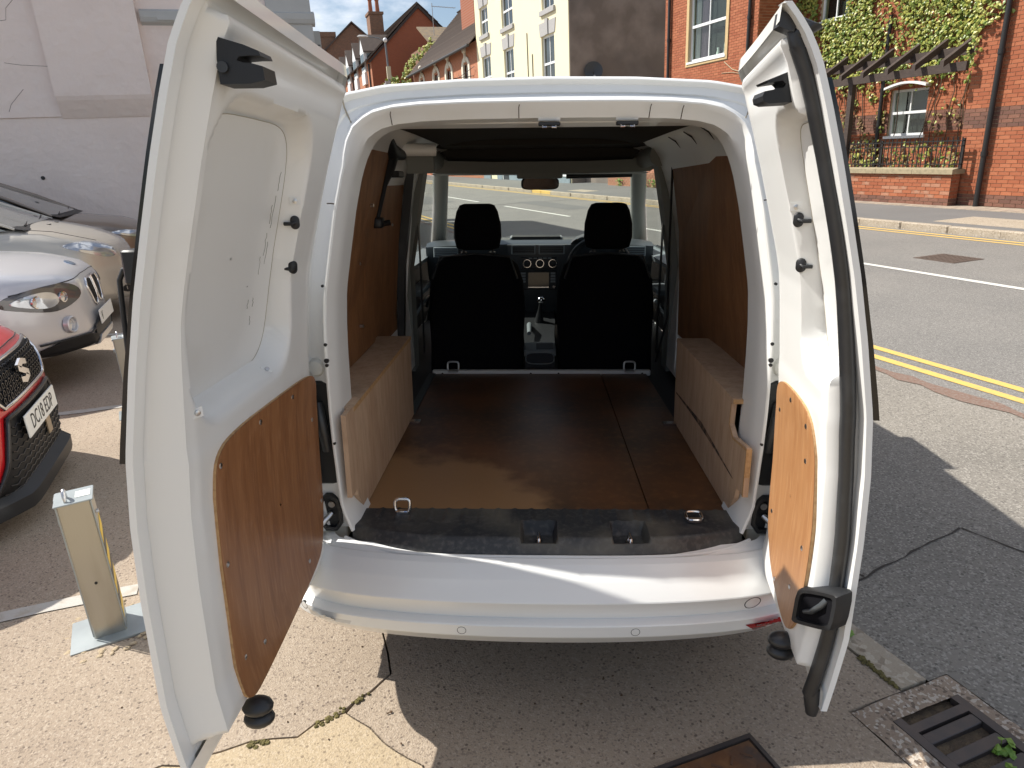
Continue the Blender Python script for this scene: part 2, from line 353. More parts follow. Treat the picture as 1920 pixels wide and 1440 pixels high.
# painted bay lines
for t0 in (2.69, 5.16, 7.62, 10.08):
    p = wander([(-6, t0), (-2.21, t0)], .004, .3); q = wander([(-2.2, t0), (-.66, t0+.01)], .004, .15)
    b = MB()
    for ln in (p, q):
        l = [(x, y-.036+random.uniform(-.004, .004), GZ(x)+.004) for x, y in ln]; r = [(x, y+.036+random.uniform(-.004, .004), GZ(x)+.004) for x, y in ln]; b.loft([l, r], False)
    b.build('bay_line', bay, fore)

# ================================================================== BUILDINGS
brick_red = mat('orange red brick', (.39, .125, .055), .85, rnd=(.30, .085, .036), var=(30, .35, (.44, .19, .10)), bump=(110, .4, .003))
brick_dark = mat('plum brick', (.20, .085, .055), .85, rnd=(.13, .062, .045), var=(30, .35, (.28, .15, .10)), bump=(110, .4, .003))
brick_old = mat('old weathered brick', (.34, .12, .06), .9, rnd=(.42, .20, .12), var=(14, .5, (.40, .30, .22)), bump=(110, .5, .003))
mortar = mat('buff mortar', (.50, .40, .27), .95, bump=(150, .4, .003))
upvc = mat('white window plastic', (.78, .79, .79), .35)
wglass = mat('dark window glass', (.018, .024, .028), .04, spec=.9, var=(1.3, .5, (.06, .07, .075), .5, .7))
pipem = mat('black iron downpipe', (.02, .019, .019), .45)
stone = mat('buff stone surround', (.56, .41, .21), .85, var=(20, .4, (.44, .32, .17)), bump=(80, .3, .003))
greystone = mat('speckled grey stone', (.42, .41, .40), .9, var=(60, .6, (.24, .235, .23), .45, .6), bump=(80, .3, .003))
timber = mat('dark brown timber', (.045, .03, .024), .7, var=(8, .5, (.08, .055, .042)), stretch=(1, 1, 6))
tile = mat('grey brown roof tile', (.125, .095, .078), .85, rnd=(.09, .068, .057), var=(3, .5, (.17, .13, .10)))

def split(u0, u1, v0, v1, holes):
    us = sorted({u0, u1}|{h[0] for h in holes}|{h[1] for h in holes}); vs = sorted({v0, v1}|{h[2] for h in holes}|{h[3] for h in holes})
    for i in range(len(us)-1):
        for j in range(len(vs)-1):
            cu = (us[i]+us[i+1])/2; cv = (vs[j]+vs[j+1])/2
            if any(h[0] < cu < h[1] and h[2] < cv < h[3] for h in holes): continue
            yield us[i], us[i+1], vs[j], vs[j+1]
def panelN(mb, n0, n1, t0, t1, z0, z1, holes=()):   # wall across the street axis, with window openings
    for a, b, c, d in split(t0, t1, z0, z1, holes): mb.box((n0, a, c), (n1, b, d))
def courses(u0, u1, v0, v1, holes=(), bl=.225, bh=.075, j=.010, phase=0.):
    k = 0; z = v0
    while z < v1-.02:
        u = u0-(bl/2 if k % 2 else 0)-phase
        while u < u1:
            segs = [(max(u, u0), min(u+bl-j, u1))]
            zz0, zz1 = z, min(z+bh-j, v1)
            for h in holes:
                if h[2] < (zz0+zz1)/2 < h[3]:
                    ns = []
                    for s in segs:
                        if s[1] <= h[0] or s[0] >= h[1]: ns.append(s); continue
                        if s[0] < h[0]: ns.append((s[0], h[0]))
                        if s[1] > h[1]: ns.append((h[1], s[1]))
                    segs = ns
            for s in segs:
                if s[1]-s[0] > .03: yield s[0], s[1], zz0, zz1, k
            u += bl
        z += bh; k += 1
def windowN(root, n0, t0, t1, z0, z1, cols=2, rows=2, frame=.06, depth=.09, sill=True, g=None, fm=None, name='window', bar=.03):
    """window in a wall that faces the street (towards -x): frame, sash bars, panes, sill."""
    g = g or wglass; fm = fm or upvc; x0 = n0+depth; mb = MB()
    mb.box((x0, t0, z0), (x0+.06, t0+frame, z1)).box((x0, t1-frame, z0), (x0+.06, t1, z1)).box((x0, t0+frame, z1-frame), (x0+.06, t1-frame, z1)).box((x0, t0+frame, z0), (x0+.06, t1-frame, z0+frame))
    iw = (t1-t0-2*frame)/cols; ih = (z1-z0-2*frame)/rows
    for i in range(1, cols): mb.box((x0+.008, t0+frame+iw*i-bar/2, z0+frame), (x0+.05, t0+frame+iw*i+bar/2, z1-frame))
    for i in range(1, rows): mb.box((x0-.012, t0+frame, z0+frame+ih*i-frame*.55), (x0+.05, t1-frame, z0+frame+ih*i+frame*.55))
    wn = mb.build(name, fm, root)
    for i in range(cols):
        for j in range(rows):
            MB().box((x0+.028, t0+frame+iw*i, z0+frame+ih*j), (x0+.034, t0+frame+iw*(i+1), z0+frame+ih*(j+1))).build('pane', g, wn)
    if sill: MB().box((n0-.05, t0-.05, z0-.06), (x0+.06, t1+.05, z0)).build('sill', fm, wn)
    return wn

# ---- red brick apartment block across the street
A = thing('apartment_block', (14.5, 12, 0), label='orange red brick apartment block with an ivy covered recess across the street', cat='building')
WB = 13.9
hl = [(18.50, 20.36, 3.95, 5.95)]; hm = [(12.66, 13.70, 1.44, 2.50), (15.35, 16.3, 4.45, 5.9)]
mw = MB()
mw.box((14.3, 17.1, -.2), (22, 21.75, 9)); panelN(mw, WB+.012, 14.3, 17.1, 21.75, -.2, 9, hl)
mw.box((15.7, 10.6, -.2), (21.9, 17.1, 9)); panelN(mw, 15.312, 15.7, 10.6, 17.1, -.2, 9, hm)
mw.box((WB+.012, 1, -.2), (22, 10.6, 9))
wallA = mw.build('wall', mortar, A)
slate = MB().prism([(13.5, 0, 9), (22.4, 0, 9), (18, 0, 12.5)], (0, 22.2, 0)).build('roof', tile, A)
full = MB().box((0, 0, 0), (.03, .215, .065)).mesh('brick', brick_red); full_d = MB().box((0, 0, 0), (.03, .215, .065)).mesh('brick', brick_dark)
rest = MB(); rest_d = MB(); cnt = 0
allb = sorted([b for b in courses(6.0, 10.6, -.04, 4.6)], key=lambda b: (abs(b[1]-9.6)+abs(b[2]-1.6)*.7))
for a, b, c, d, k in allb:
    dark = c < .22 or 1.47 < c < 1.9
    x = WB+random.uniform(-.0015, .0015)
    if cnt < 300 and b-a > .21:
        link('brick', full_d if dark else full, wallA, (x, a, c)); cnt += 1
    else: (rest_d if dark else rest).box((x, a, c), (x+.03, b, d))
for a, b, c, d, k in courses(17.1, 21.75, 2.0, 6.4, [(18.38, 20.48, 3.83, 6.07)]): rest.box((WB, a, c), (WB+.03, b, d))
for a, b, c, d, k in courses(13.9, 15.3, 2.0, 6.4, phase=.1): rest.box((a, 17.09, c), (b, 17.12, d))
for a, b, c, d, k in courses(10.6, 17.09, .4, 6.4, hm): (rest_d if 1.47 < c < 1.9 else rest).box((15.3, a, c), (15.33, b, d))
tag(rest.build('brickwork', brick_red, wallA), kind='stuff'); tag(rest_d.build('brickwork', brick_dark, wallA), kind='stuff')
rm = mat('dark room', (.02, .02, .022), .9)
for (h, n0) in ((hl[0], WB), (hm[0], 15.3), (hm[1], 15.3)):
    windowN(A, n0, *h, g=glass, depth=.08, frame=.07 if n0 < 14 else .055)
    MB().box((n0+.26, h[0]-.3, h[2]-.3), (n0+.29, h[1]+.3, h[3]+.3)).build('dark_room', rm, A)
h = hl[0]
sr = MB().box((WB-.03, h[0]-.13, h[2]-.13), (WB+.1, h[1]+.13, h[2]-.002)).box((WB-.03, h[0]-.13, h[3]+.002), (WB+.1, h[1]+.13, h[3]+.16)).box((WB-.029, h[0]-.129, h[2]-.001), (WB+.1, h[0]-.002, h[3]+.001)).box((WB-.029, h[1]+.002, h[2]-.001), (WB+.1, h[1]+.129, h[3]+.001)).build('stone_surround', stone, A)
cur_a = mat('pale curtain', (.45, .42, .44), .9); cur_b = mat('mauve curtain', (.20, .13, .19), .9)
for (t0, t1, mm, z0, z1) in ((20.02, 20.3, cur_a, 3.95, 5.9), (19.55, 19.98, cur_b, 3.95, 5.9), (13.40, 13.66, cur_a, 1.5, 2.45)):
    n0 = WB+.2 if t0 > 15 else 15.49
    MB().grid(lambda u, v: (n0+.015*math.sin(u*40), t0+(t1-t0)*u, z0+(z1-z0)*v), 40, 1).build('curtain', mm, A, 60)
# small things on the window ledge behind the glass
MB().lathe((WB+.2, 19.1, 3.96), (0, 0, 1), [(.05, 0), (.06, .1), (.03, .2), (.04, .26)]).build('ledge_vase', upvc, A, 40)
MB().lathe((WB+.2, 18.75, 3.96), (0, 0, 1), [(.06, 0), (.05, .3), (.02, .42)]).build('ledge_vase', greystone, A, 40)
# little curved hood over the recess window
MB().loft([[(15.18, t, z-.03) for t, z in hh]+[(15.18, t, z+.09) for t, z in hh[::-1]] if False else [(nn, t, z) for t, z in hh] for nn in (15.31, 15.1) for hh in [[(12.6+i*.116, 2.52+.10*math.sin(math.pi*i/10)) for i in range(11)]+[(13.76-i*.116, 2.52+.10*math.sin(math.pi*(10-i)/10)+.05) for i in range(11)]]], True, True).build('window_hood', upvc, A)
for t, n0, zt in ((21.42, WB-.07, 9), (17.4, WB-.07, 9), (10.0, WB-.08, 9), (13.9, 15.22, 4.2)):
    p = MB().cyl((n0, t, .0), (n0, t, zt), .05, 12).build('downpipe', pipem, A, 40)
    for zz in (1.0, 2.85, 4.7, 6.5): MB().cyl((n0, t, zz), (n0, t, zz+.09), .063, 12).box((n0, t-.02, zz+.02), (n0+.1, t+.02, zz+.06)).build('pipe_collar', pipem, p, 40)

# ---- low brick wall with stone coping, and railings on it
lw = thing('garden_wall', (13.7, 13.6, 0), label='low red brick wall with a stone coping in front of the ivy recess', cat='wall')
MB().box((13.612, 10.45, -.1), (13.83, 17.0, .66)).build('wall_core', mortar, lw)
fl = MB().box((0, 0, 0), (.03, .215, .065)).mesh('brick', brick_red); fld = MB().box((0, 0, 0), (.03, .215, .065)).mesh('brick', brick_dark); flo = MB().box((0, 0, 0), (.03, .215, .065)).mesh('brick', brick_old)
for a, b, c, d, k in courses(10.45, 17.0, -.05, .655):
    if b-a > .21: link('brick', fld if k < 3 else (flo if random.random() < .18 else fl), lw, (13.6+random.uniform(-.003, .003), a, c))
    else: MB().box((13.6, a, c), (13.63, b, d)).build('brick', brick_dark if k < 3 else brick_red, lw)
for a, b, c, d, k in courses(13.62, 13.83, -.05, .655): MB().box((a, 10.438, c), (b, 10.46, d)).build('brick', brick_dark if k < 3 else brick_red, lw)
for i in range(7):
    t0 = 10.40+i*.95
    MB().loft([[(13.54, t0+e, .66), (13.90, t0+e, .66), (13.90, t0+e, .755), (13.72, t0+e, .785), (13.54, t0+e, .755)] for e in (.003, .945)], True, True).build('coping_stone', mat('weathered coping', (.36, .30, .19), .9, var=(14, .6, (.22, .19, .12)), bump=(70, .4, .004)), lw)
rl = thing('railing', (13.72, 13.6, .78), label='black iron railings standing on the low brick wall', cat='railing')
MB().box((13.70, 10.36, 1.30), (13.735, 17.0, 1.318)).box((13.70, 10.36, 1.20), (13.735, 17.0, 1.218)).box((13.70, 10.36, .845), (13.735, 17.0, .863)).build('rail', pipem, rl)
bar = MB().cyl((0, 0, .76), (0, 0, 1.385), .012, 6).mesh('bar', pipem)
for i in range(60): link('bar', bar, rl, (13.717, 10.42+i*.11, 0), (random.uniform(-.012, .012), 0, 0))
for t in (10.38, 12.35, 14.3): MB().box((13.70, t-.02, .76), (13.74, t+.02, 1.36)).build('rail_post', pipem, rl)
# ---- pergola
pg = thing('pergola', (14.3, 12.2, 0), label='dark timber pergola with sloping rafters over the recess', cat='pergola')
MB().box((13.66, 10.55, 2.63), (13.74, 16.6, 2.80)).build('beam', timber, pg)
MB().box((14.10, 10.65, 2.96), (14.18, 16.6, 3.13)).build('beam', timber, pg)
for t in (13.38, 16.4): MB().box((13.64, t-.06, .78), (13.76, t+.06, 2.63)).build('post', timber, pg)
for t in (10.9, 11.55, 12.22, 12.88, 13.5, 14.2, 14.9, 15.6, 16.3):
    MB().prism([(13.42, t-.045, 2.72), (13.42, t-.045, 2.84), (14.28, t-.045, 3.34), (14.28, t-.045, 3.17)], (0, .09, 0)).build('rafter', timber, pg)

# ---- ivy and climbers
leafm = mat('ivy leaf', (.13, .21, .035), .42, rnd=(.42, .40, .09), var=(3, .6, (.06, .13, .022), .45, .64)); leafm.node_tree.nodes['Principled BSDF'].inputs['Subsurface Weight'].default_value = 0
leaf2 = mat('dry ivy leaf', (.17, .10, .045), .7, rnd=(.26, .17, .07))
stemm = mat('ivy stem', (.12, .08, .05), .9)
def leaf(mb, p, nrm, s, rng=random):
    nrm = Vector(nrm).normalized(); a = nrm.orthogonal().normalized(); a.rotate(Quaternion(nrm, rng.uniform(0, 6.28))); b = nrm.cross(a); p = Vector(p)
    f = nrm*s*.22
    mb.add([p-b*s*.5, p+a*s*.48-b*s*.12-f, p+a*s*.28+b*s*.36-f, p+b*s*.62, p-a*s*.28+b*s*.36-f, p-a*s*.48-b*s*.12-f, p+f*.3], [(0, 1, 6), (1, 2, 6), (2, 3, 6), (3, 4, 6), (4, 5, 6), (5, 0, 6)])
def hn(x, y, s=1.0):   # cheap smooth noise
    return .5+.25*(math.sin(x*2.1*s+1.3)*math.cos(y*1.7*s-.4)+math.sin(x*4.7*s-y*3.1*s+2)*.6+math.sin(y*6.3*s+x*1.9*s)*.4)
iv = thing('ivy', (15.25, 13.5, 0), label='thick green ivy climbing the recessed brick wall', cat='climber')
lv = MB(); dry = MB(); k = 0
while k < 11500:
    t = random.uniform(9.7, 17.1); z = random.uniform(.75, 6.2); on = 15.28
    if t < 10.62: on = WB-.02
    d = 0.
    edge = 2.55+.35*hn(t*1.3, 4)
    if t > 10.62:
        d = 1.0*sstep(edge-.25, edge+.4, z)*(.25+.9*sstep(.36, .5, hn(t, z)))
        if hm[1][0]-.05 < t < hm[1][1]+.05 and hm[1][2] < z < hm[1][3]: d = 0
        if 13.75 < t < 15.2 and z < 2.7: d = .30*sstep(.42, .66, hn(t*2, z*2))
        if 10.65 < t < 11.4 and 1.7 < z < 2.9: d = .75*sstep(.3, .6, hn(t*2, z*1.5))
        if 11.4 < t < 12.5 and .9 < z < 2.6: d = .13*sstep(.5, .7, hn(t*2, z*2))
    else:
        if z > 2.6: d = .8*sstep(10.0+.5*hn(z*1.6, 2)-(.35 if z > 3.4 else 0), 10.75, t)
    if random.random() > d: continue
    k += 1
    dp = random.uniform(.0, .16)*(1 if z > 2.5 else .5)
    leaf(lv if (z > 2.2 or random.random() < .4) else dry, (on-dp, t, z), (-1, random.uniform(-.7, .7), random.uniform(-.2, .8)), random.uniform(.055, .10))
tag(lv.build('leaves', leafm, iv), kind='stuff'); tag(dry.build('dry_leaves', leaf2, iv), kind='stuff')
st = MB()
for i in range(14):
    t = random.uniform(11, 16.8); p = [(15.27, t, .1)]; z = .1
    while z < 3.2: z += .25; t += random.uniform(-.09, .09); p.append((15.27-random.uniform(0, .02), t, z))
    st.tube(p, .012, 5)
st.build('stem', stemm, iv, 60)
hb = thing('hedge_plant', (14.6, 13, .1), label='leafy shrubs growing behind the black railings', cat='shrub')
lb = MB(); dl = MB()
for i in range(1100):
    t = random.uniform(10.6, 16.8); z = .55+random.random()**1.5*(.40+.5*hn(t*2, 7)); leaf(lb if random.random() < .6 else dl, (random.uniform(14.0, 14.9), t, z), (-1, random.uniform(-1, 1), random.uniform(-.3, 1)), random.uniform(.05, .1))
tag(lb.build('leaves', leafm, hb), kind='stuff'); tag(dl.build('dry_leaves', leaf2, hb), kind='stuff')
MB().box((13.83, 10.6, -.1), (15.3, 17.1, .5)).build('soil_bed', dirt, hb)
# dead creeper stem on the left block
cs = thing('dead_creeper', (13.88, 17.6, 3.3), label='bare dry creeper stem on the brick wall left of the open right door', cat='creeper')
MB().tube([(13.885, 18.5, 3.75), (13.885, 18.1, 3.5), (13.88, 17.6, 3.36), (13.885, 17.2, 3.32)], .012, 5).build('stem', mat('dry stem', (.45, .38, .25), .9), cs, 60)
MB().tube([(13.885, 18.6, 3.45), (13.88, 18.1, 3.42), (13.885, 17.5, 3.30)], .008, 5).build('stem', MATS['dry stem'], cs, 60)

# ---- cream painted house with its dark rendered end wall
cream = mat('cream painted brick', (.80, .73, .50), .75, var=(.9, .25, (.75, .67, .45), .5, .7))
def brick_bump(M, sc=.0):
    n = M.node_tree; P = n.nodes['Principled BSDF']; t = n.nodes.new('ShaderNodeTexCoord'); mp_ = n.nodes.new('ShaderNodeMapping'); mp_.inputs['Rotation'].default_value = (0, R(90), R(90))
    sx = n.nodes.new('ShaderNodeSeparateXYZ'); cx = n.nodes.new('ShaderNodeCombineXYZ'); n.links.new(t.outputs['Object'], sx.inputs[0]); n.links.new(sx.outputs[1], cx.inputs[0]); n.links.new(sx.outputs[2], cx.inputs[1])
    b = n.nodes.new('ShaderNodeTexBrick'); b.inputs['Scale'].default_value = 1; b.inputs['Brick Width'].default_value = .225; b.inputs['Row Height'].default_value = .075; b.inputs['Mortar Size'].default_value = .008
    n.links.new(cx.outputs[0], b.inputs[0]); bp = n.nodes.new('ShaderNodeBump'); bp.inputs['Strength'].default_value = .6; bp.inputs['Distance'].default_value = .01; bp.invert = True
    n.links.new(b.outputs['Fac'], bp.inputs['Height']); n.links.new(bp.outputs[0], P.inputs['Normal'])
brick_bump(cream)
render_m = mat('dark stained render', (.19, .15, .125), .9, var=(.9, .85, (.29, .235, .20), .42, .62, 8), var2=(.35, .6, (.13, .11, .10), .5, .66, 6), bump=(30, .3, .01))
CB = thing('cream_house', (17, 35, 0), label='cream painted house with white sash windows and grey keystone lintels', cat='house')
wins = [(39.45, 40.92, 4.5, 6.7), (35.85, 37.27, 4.3, 6.6), (30.75, 32.2, 4.1, 6.46), (39.56, 40.93, 7.8, 9.2), (35.75, 37.38, 7.62, 9.15), (30.68, 32.06, 7.5, 9.0), (39.2, 40.6, 1.1, 3.2), (30.6, 32.2, 1.0, 3.2)]
mb = MB(); mb.box((14.3, 29.24, -.2), (22, 41.8, 11)); panelN(mb, WB, 14.3, 29.24, 41.8, -.2, 11, wins)
mb.build('wall', cream, CB)
MB().box((13.93, 29.2, -.2), (22, 29.238, 11)).build('end_wall', render_m, CB)
MB().prism([(13.6, 29.1, 11), (22.2, 29.1, 11), (18, 29.1, 14)], (0, 12.8, 0)).build('roof', tile, CB)
for h in wins:
    wn = windowN(CB, WB, *h, frame=.09, depth=.1, sill=False, bar=.05)
    MB().box((WB-.10, h[0]-.12, h[2]-.2), (WB+.1, h[1]+.12, h[2]-.002)).build('sill', greystone, wn)
    c = (h[0]+h[1])/2
    for (a, b, pr) in ((h[0]-.22, c-.17, 0), (c+.17, h[1]+.22, 0), (c-.16, c+.16, .05)):
        sk = .1
        MB().prism([(WB-.03-pr, max(a, h[0]-.1), h[3]+.01), (WB-.03-pr, min(b, h[1]+.1), h[3]+.01), (WB-.03-pr, b, h[3]+.56+pr*2), (WB-.03-pr, a, h[3]+.56+pr*2)], (.1+pr, 0, 0)).build('lintel_stone', greystone, wn)
plinth = mat('grey blue plinth paint', (.25, .30, .33), .8, var=(4, .4, (.17, .21, .24)))
pw = MB()
for a, b in ((29.3, 31.6), (31.66, 34.5), (34.56, 37.2), (38.4, 39.2), (40.4, 41.7)): pw.box((WB-.06, a, -.1), (WB+.02, b, .55))
pw.build('plinth', plinth, CB)
MB().box((WB-.09, 29.32, .3), (WB+.01, 38.0, .72)).build('plinth_band', upvc, CB)
MB().box((WB-.02, 37.3, -.1), (WB+.05, 38.3, 2.2)).build('door', mat('dark painted door', (.03, .035, .04), .5), CB)
MB().box((WB-.03, 38.25, -.1), (WB+.05, 38.34, 2.2)).build('door_frame', upvc, CB)
for t in (33.9, 33.3): MB().cyl((WB-.03, t, 4.0), (WB-.03, t, 6.9 if t > 33.5 else 5.9), .02, 6).build('cable', pipem, CB)
# satellite dish on the end wall
sdh = thing('satellite_dish', (14.95, 29.0, 4.7), label='dark satellite dish fixed to the brown rendered wall', cat='dish')
dk = mat('dark grey dish', (.045, .05, .058), .5)
MB().lathe((14.92, 28.95, 4.66), (-.35, -.9, .25), [(.02, -.09), (.2, -.07), (.33, -.02), (.40, .03), (.395, .04), (.2, -.04), (.02, -.07)], 24).build('dish', dk, sdh, 50)
MB().tube([(14.98, 29.2, 4.45), (14.95, 29.0, 4.45), (14.93, 28.98, 4.62)], .025, 6).build('bracket', pipem, sdh, 50)
MB().tube([(14.95, 28.95, 4.36), (14.80, 28.62, 4.40)], .014, 6).ball((14.79, 28.6, 4.42), .05).build('feed_arm', greystone, sdh, 50)
MB().tube([(15.0, 29.17, 4.43), (16.2, 29.17, 4.40), (17.2, 29.17, 4.36), (18.6, 29.17, 4.37)], .02, 5).build('cable', pipem, sdh, 50)
# brick base wall in the gap beside the apartment block
gw = thing('gap_wall', (14.2, 23.8, 0), label='weathered low brick wall seen through the right of the van windscreen', cat='wall')
MB().box((14.032, 21.8, -.1), (14.25, 26.0, 1.5)).build('wall_core', mortar, gw)
fo = MB().box((0, 0, 0), (.03, .215, .065)).mesh('brick', brick_old)
for a, b, c, d, kk in courses(21.8, 26.0, 0.0, .9): (link('brick', fo, gw, (14.02, a, c)) if b-a > .21 else MB().box((14.02, a, c), (14.05, b, d)).build('brick', brick_old, gw))
pn = MB().box((14.6, 26.0, -.1), (14.8, 29.2, 1.6)).build('dark_board_wall', render_m); tag(pn, 'dark boarded wall in the gap between the cream house and the brick wall', 'wall')

# ---- brick range with arched windows
brick_far = mat('far orange brick', (.47, .14, .055), .9, var=(6, .35, (.38, .105, .04)))
def brick_colour(M, c1, c2, cm, axis):
    n = M.node_tree; P = n.nodes['Principled BSDF']; t = n.nodes.new('ShaderNodeTexCoord')
    sx = n.nodes.new('ShaderNodeSeparateXYZ'); cx = n.nodes.new('ShaderNodeCombineXYZ'); n.links.new(t.outputs['Object'], sx.inputs[0]); n.links.new(sx.outputs[axis], cx.inputs[0]); n.links.new(sx.outputs[2], cx.inputs[1])
    b = n.nodes.new('ShaderNodeTexBrick'); b.inputs['Scale'].default_value = 1; b.inputs['Brick Width'].default_value = .225; b.inputs['Row Height'].default_value = .075; b.inputs['Mortar Size'].default_value = .012
    b.inputs['Color1'].default_value = c1+(1,); b.inputs['Color2'].default_value = c2+(1,); b.inputs['Mortar'].default_value = cm+(1,)
    n.links.new(cx.outputs[0], b.inputs[0]); n.links.new(b.outputs['Color'], P.inputs['Base Color'])
brick_colour(brick_far, (.46, .135, .05), (.36, .095, .035), (.42, .26, .17), 1)
brick_gab = mat('far gable brick in shade tone', (.3, .08, .03), .9); brick_colour(brick_gab, (.33, .085, .030), (.27, .065, .025), (.30, .13, .08), 0)  # gable brick: darker copy of the far brick, shade put into the colour
brick_brown = mat('far brown brick', (.2, .09, .05), .9); brick_colour(brick_brown, (.26, .11, .055), (.15, .07, .04), (.24, .18, .13), 0)
paint_w = mat('off white painted stone', (.72, .66, .54), .8)
AR = thing('arched_window_house', (17, 50, 0), label='long orange brick house with white arched windows and a steep tiled roof', cat='house')
aw = [(54.6, 56.4, 4.6, 7.4), (50.3, 52.25, 4.4, 7.3), (47.0, 48.9, 4.3, 7.2), (43.25, 44.95, 4.1, 7.1)]
mb = MB(); mb.box((14.4, 41.82, -.2), (21, 58.1, 7.7)); panelN(mb, WB, 14.4, 41.82, 58.1, -.2, 7.75, [(a, b, c, d-.35) for a, b, c, d in aw])
mb.build('wall', brick_far, AR)
for a, b, c, d in aw:
    wn = windowN(AR, WB, a+.2, b-.2, c, d-.35, cols=2, rows=2, frame=.12, depth=.22, sill=False, bar=.06)
    m_ = (a+b)/2; r = (b-a)/2; arc = []
    for i in range(13): th = math.pi*i/12; arc.append((m_-math.cos(th)*r, d-.55+math.sin(th)*r*.75))
    inn = [(m_-math.cos(math.pi*i/12)*(r-.32), d-.55+math.sin(math.pi*i/12)*(r-.32)*.75) for i in range(13)]
    s_ = MB(); outer = [(a, c-.2)]+arc+[(b, c-.2)]; inner = [(a+.32, c-.2)]+inn+[(b-.32, c-.2)]
    s_.loft([[(WB-.06, y, z) for y, z in outer], [(WB-.06, y, z) for y, z in inner], [(WB+.06, y, z) for y, z in inner]], False)
    s_.loft([[(WB+.02, y, z) for y, z in outer], [(WB-.06, y, z) for y, z in outer]], False)
    s_.build('arch_surround', paint_w, wn)
    MB().box((WB-.10, m_-.12, d-.25), (WB+.02, m_+.12, d+.25)).build('keystone', paint_w, wn); MB().ball((WB-.05, m_, d+.42), .2, 10, 6).build('finial', paint_w, wn, 60)
# tiled roof: every course a real step
def tiled_roof(root, n0, z0, n1, z1, t0, t1, rows, th=.05, m_=None, gauge=None):
    mb = MB(); dn = (n1-n0)/rows; dz = (z1-z0)/rows; L_ = math.hypot(dn, dz); un, uz = -dz/L_, dn/L_
    for i in range(rows):
        a = (n0+dn*i, z0+dz*i); b = (n0+dn*(i+1.15), z0+dz*(i+1.15)); s = 1 if uz > 0 else -1
        p = [(a[0]+un*th*s, a[1]+uz*th*s), (a[0], a[1]), b, (b[0]+un*.005*s, b[1]+uz*.005*s)]
        mb.loft([[(q[0], tt, q[1]) for q in p] for tt in (t0, t1)], True, True)
    return mb.build('roof', m_ or tile, root)
tiled_roof(AR, 13.45, 7.55, 18.0, 12.1, 41.85, 58.4, 34); tiled_roof(AR, 22.4, 7.7, 18.0, 12.1, 41.85, 58.4, 6)
MB().prism([(13.9, 58.1, 7.7), (21, 58.1, 7.7), (18, 58.1, 12)], (0, -.3, 0)).build('gable', brick_gab, AR)
MB().tube([(13.38, 41.85, 7.5), (13.38, 58.4, 7.5)], .09, 8).build('gutter', pipem, AR, 60)
MB().box((15.2, 45.8, 8.5), (17.2, 48.6, 15)).build('chimney', brick_gab, AR)
MB().tube([(13.8, 42.3, 5.9), (12.6, 42.6, 5.8), (13.8, 43.2, 5.7)], .02, 5).tube([(13.8, 42.2, 6.4), (13.4, 44, 6.0), (13.8, 45.5, 6.3)], .015, 5).build('wire_bracket', pipem, AR)
# ---- brick house with dormers, gable towards the camera
HB = thing('dormer_house', (19, 88, 0), label='red brick house with four white dormers and a plain gable end', cat='house')
MB().prism([(13.9, 76, -.2), (24.5, 76, -.2), (24.5, 76, 11.2), (19.2, 76, 15.9), (13.9, 76, 11.2)], (0, 24, 0)).build('wall', brick_gab, HB)
MB().box((13.86, 76.02, -.2), (13.9, 99.98, 11.1)).build('front_wall', brick_far, HB)
tiled_roof(HB, 13.4, 10.85, 19.2, 16.15, 75.7, 100.2, 26, .08); tiled_roof(HB, 25, 10.9, 19.2, 16.15, 75.7, 100.2, 6, .08)
MB().prism([(13.5, 75.8, 10.7), (13.75, 75.8, 10.7), (19.2, 75.8, 15.75), (24.7, 75.8, 10.7), (24.95, 75.8, 10.7), (19.2, 75.8, 16.1)], (0, .2, 0)).build('bargeboard', timber, HB)
for i, t in enumerate((80.0, 85.6, 91.2, 96.8)):
    d = MB().box((13.7, t-1.1, 10.2), (15.6, t+1.1, 12.1)).prism([(13.68, t-1.3, 12.1), (13.68, t+1.3, 12.1), (13.68, t, 13.6)], (.1, 0, 0)).build('dormer', upvc, HB)
    for q in (-.52, .52): MB().box((13.66, t+q-.42, 10.5), (13.7, t+q+.42, 11.95)).build('pane', wglass, d)
    MB().box((14.0, t-1.12, 10.7), (15.0, t-1.1, 11.95)).build('pane', wglass, d)
    for s in (-1, 1): MB().prism([(13.6, t, 13.75), (13.6, t+s*1.5, 12.0), (13.6, t+s*1.5, 12.15), (13.6, t, 13.9)], (3.2, 0, 0)).build('dormer_roof', tile, d)
    MB().box((13.6, t-1.0, 9.0), (13.9, t+1.0, 10.1)).build('dormer_sill', upvc, d)
for t in (77.0, 88.5): MB().cyl((13.75, t, 0), (13.75, t, 10.7), .09, 8).build('downpipe', pipem, HB)
ch = MB().box((15.3, 82, 12), (16.75, 84, 16.2)).box((15.2, 81.9, 16.2), (16.85, 84.1, 16.45)).build('chimney', brick_brown, HB)
for x in (15.6, 16.35): MB().lathe((x, 82.6, 16.45), (0, 0, 1), [(.24, 0), (.2, 1.1), (.26, 1.25)], 10).build('chimney_pot', mat('clay pot', (.35, .12, .06), .8), ch)
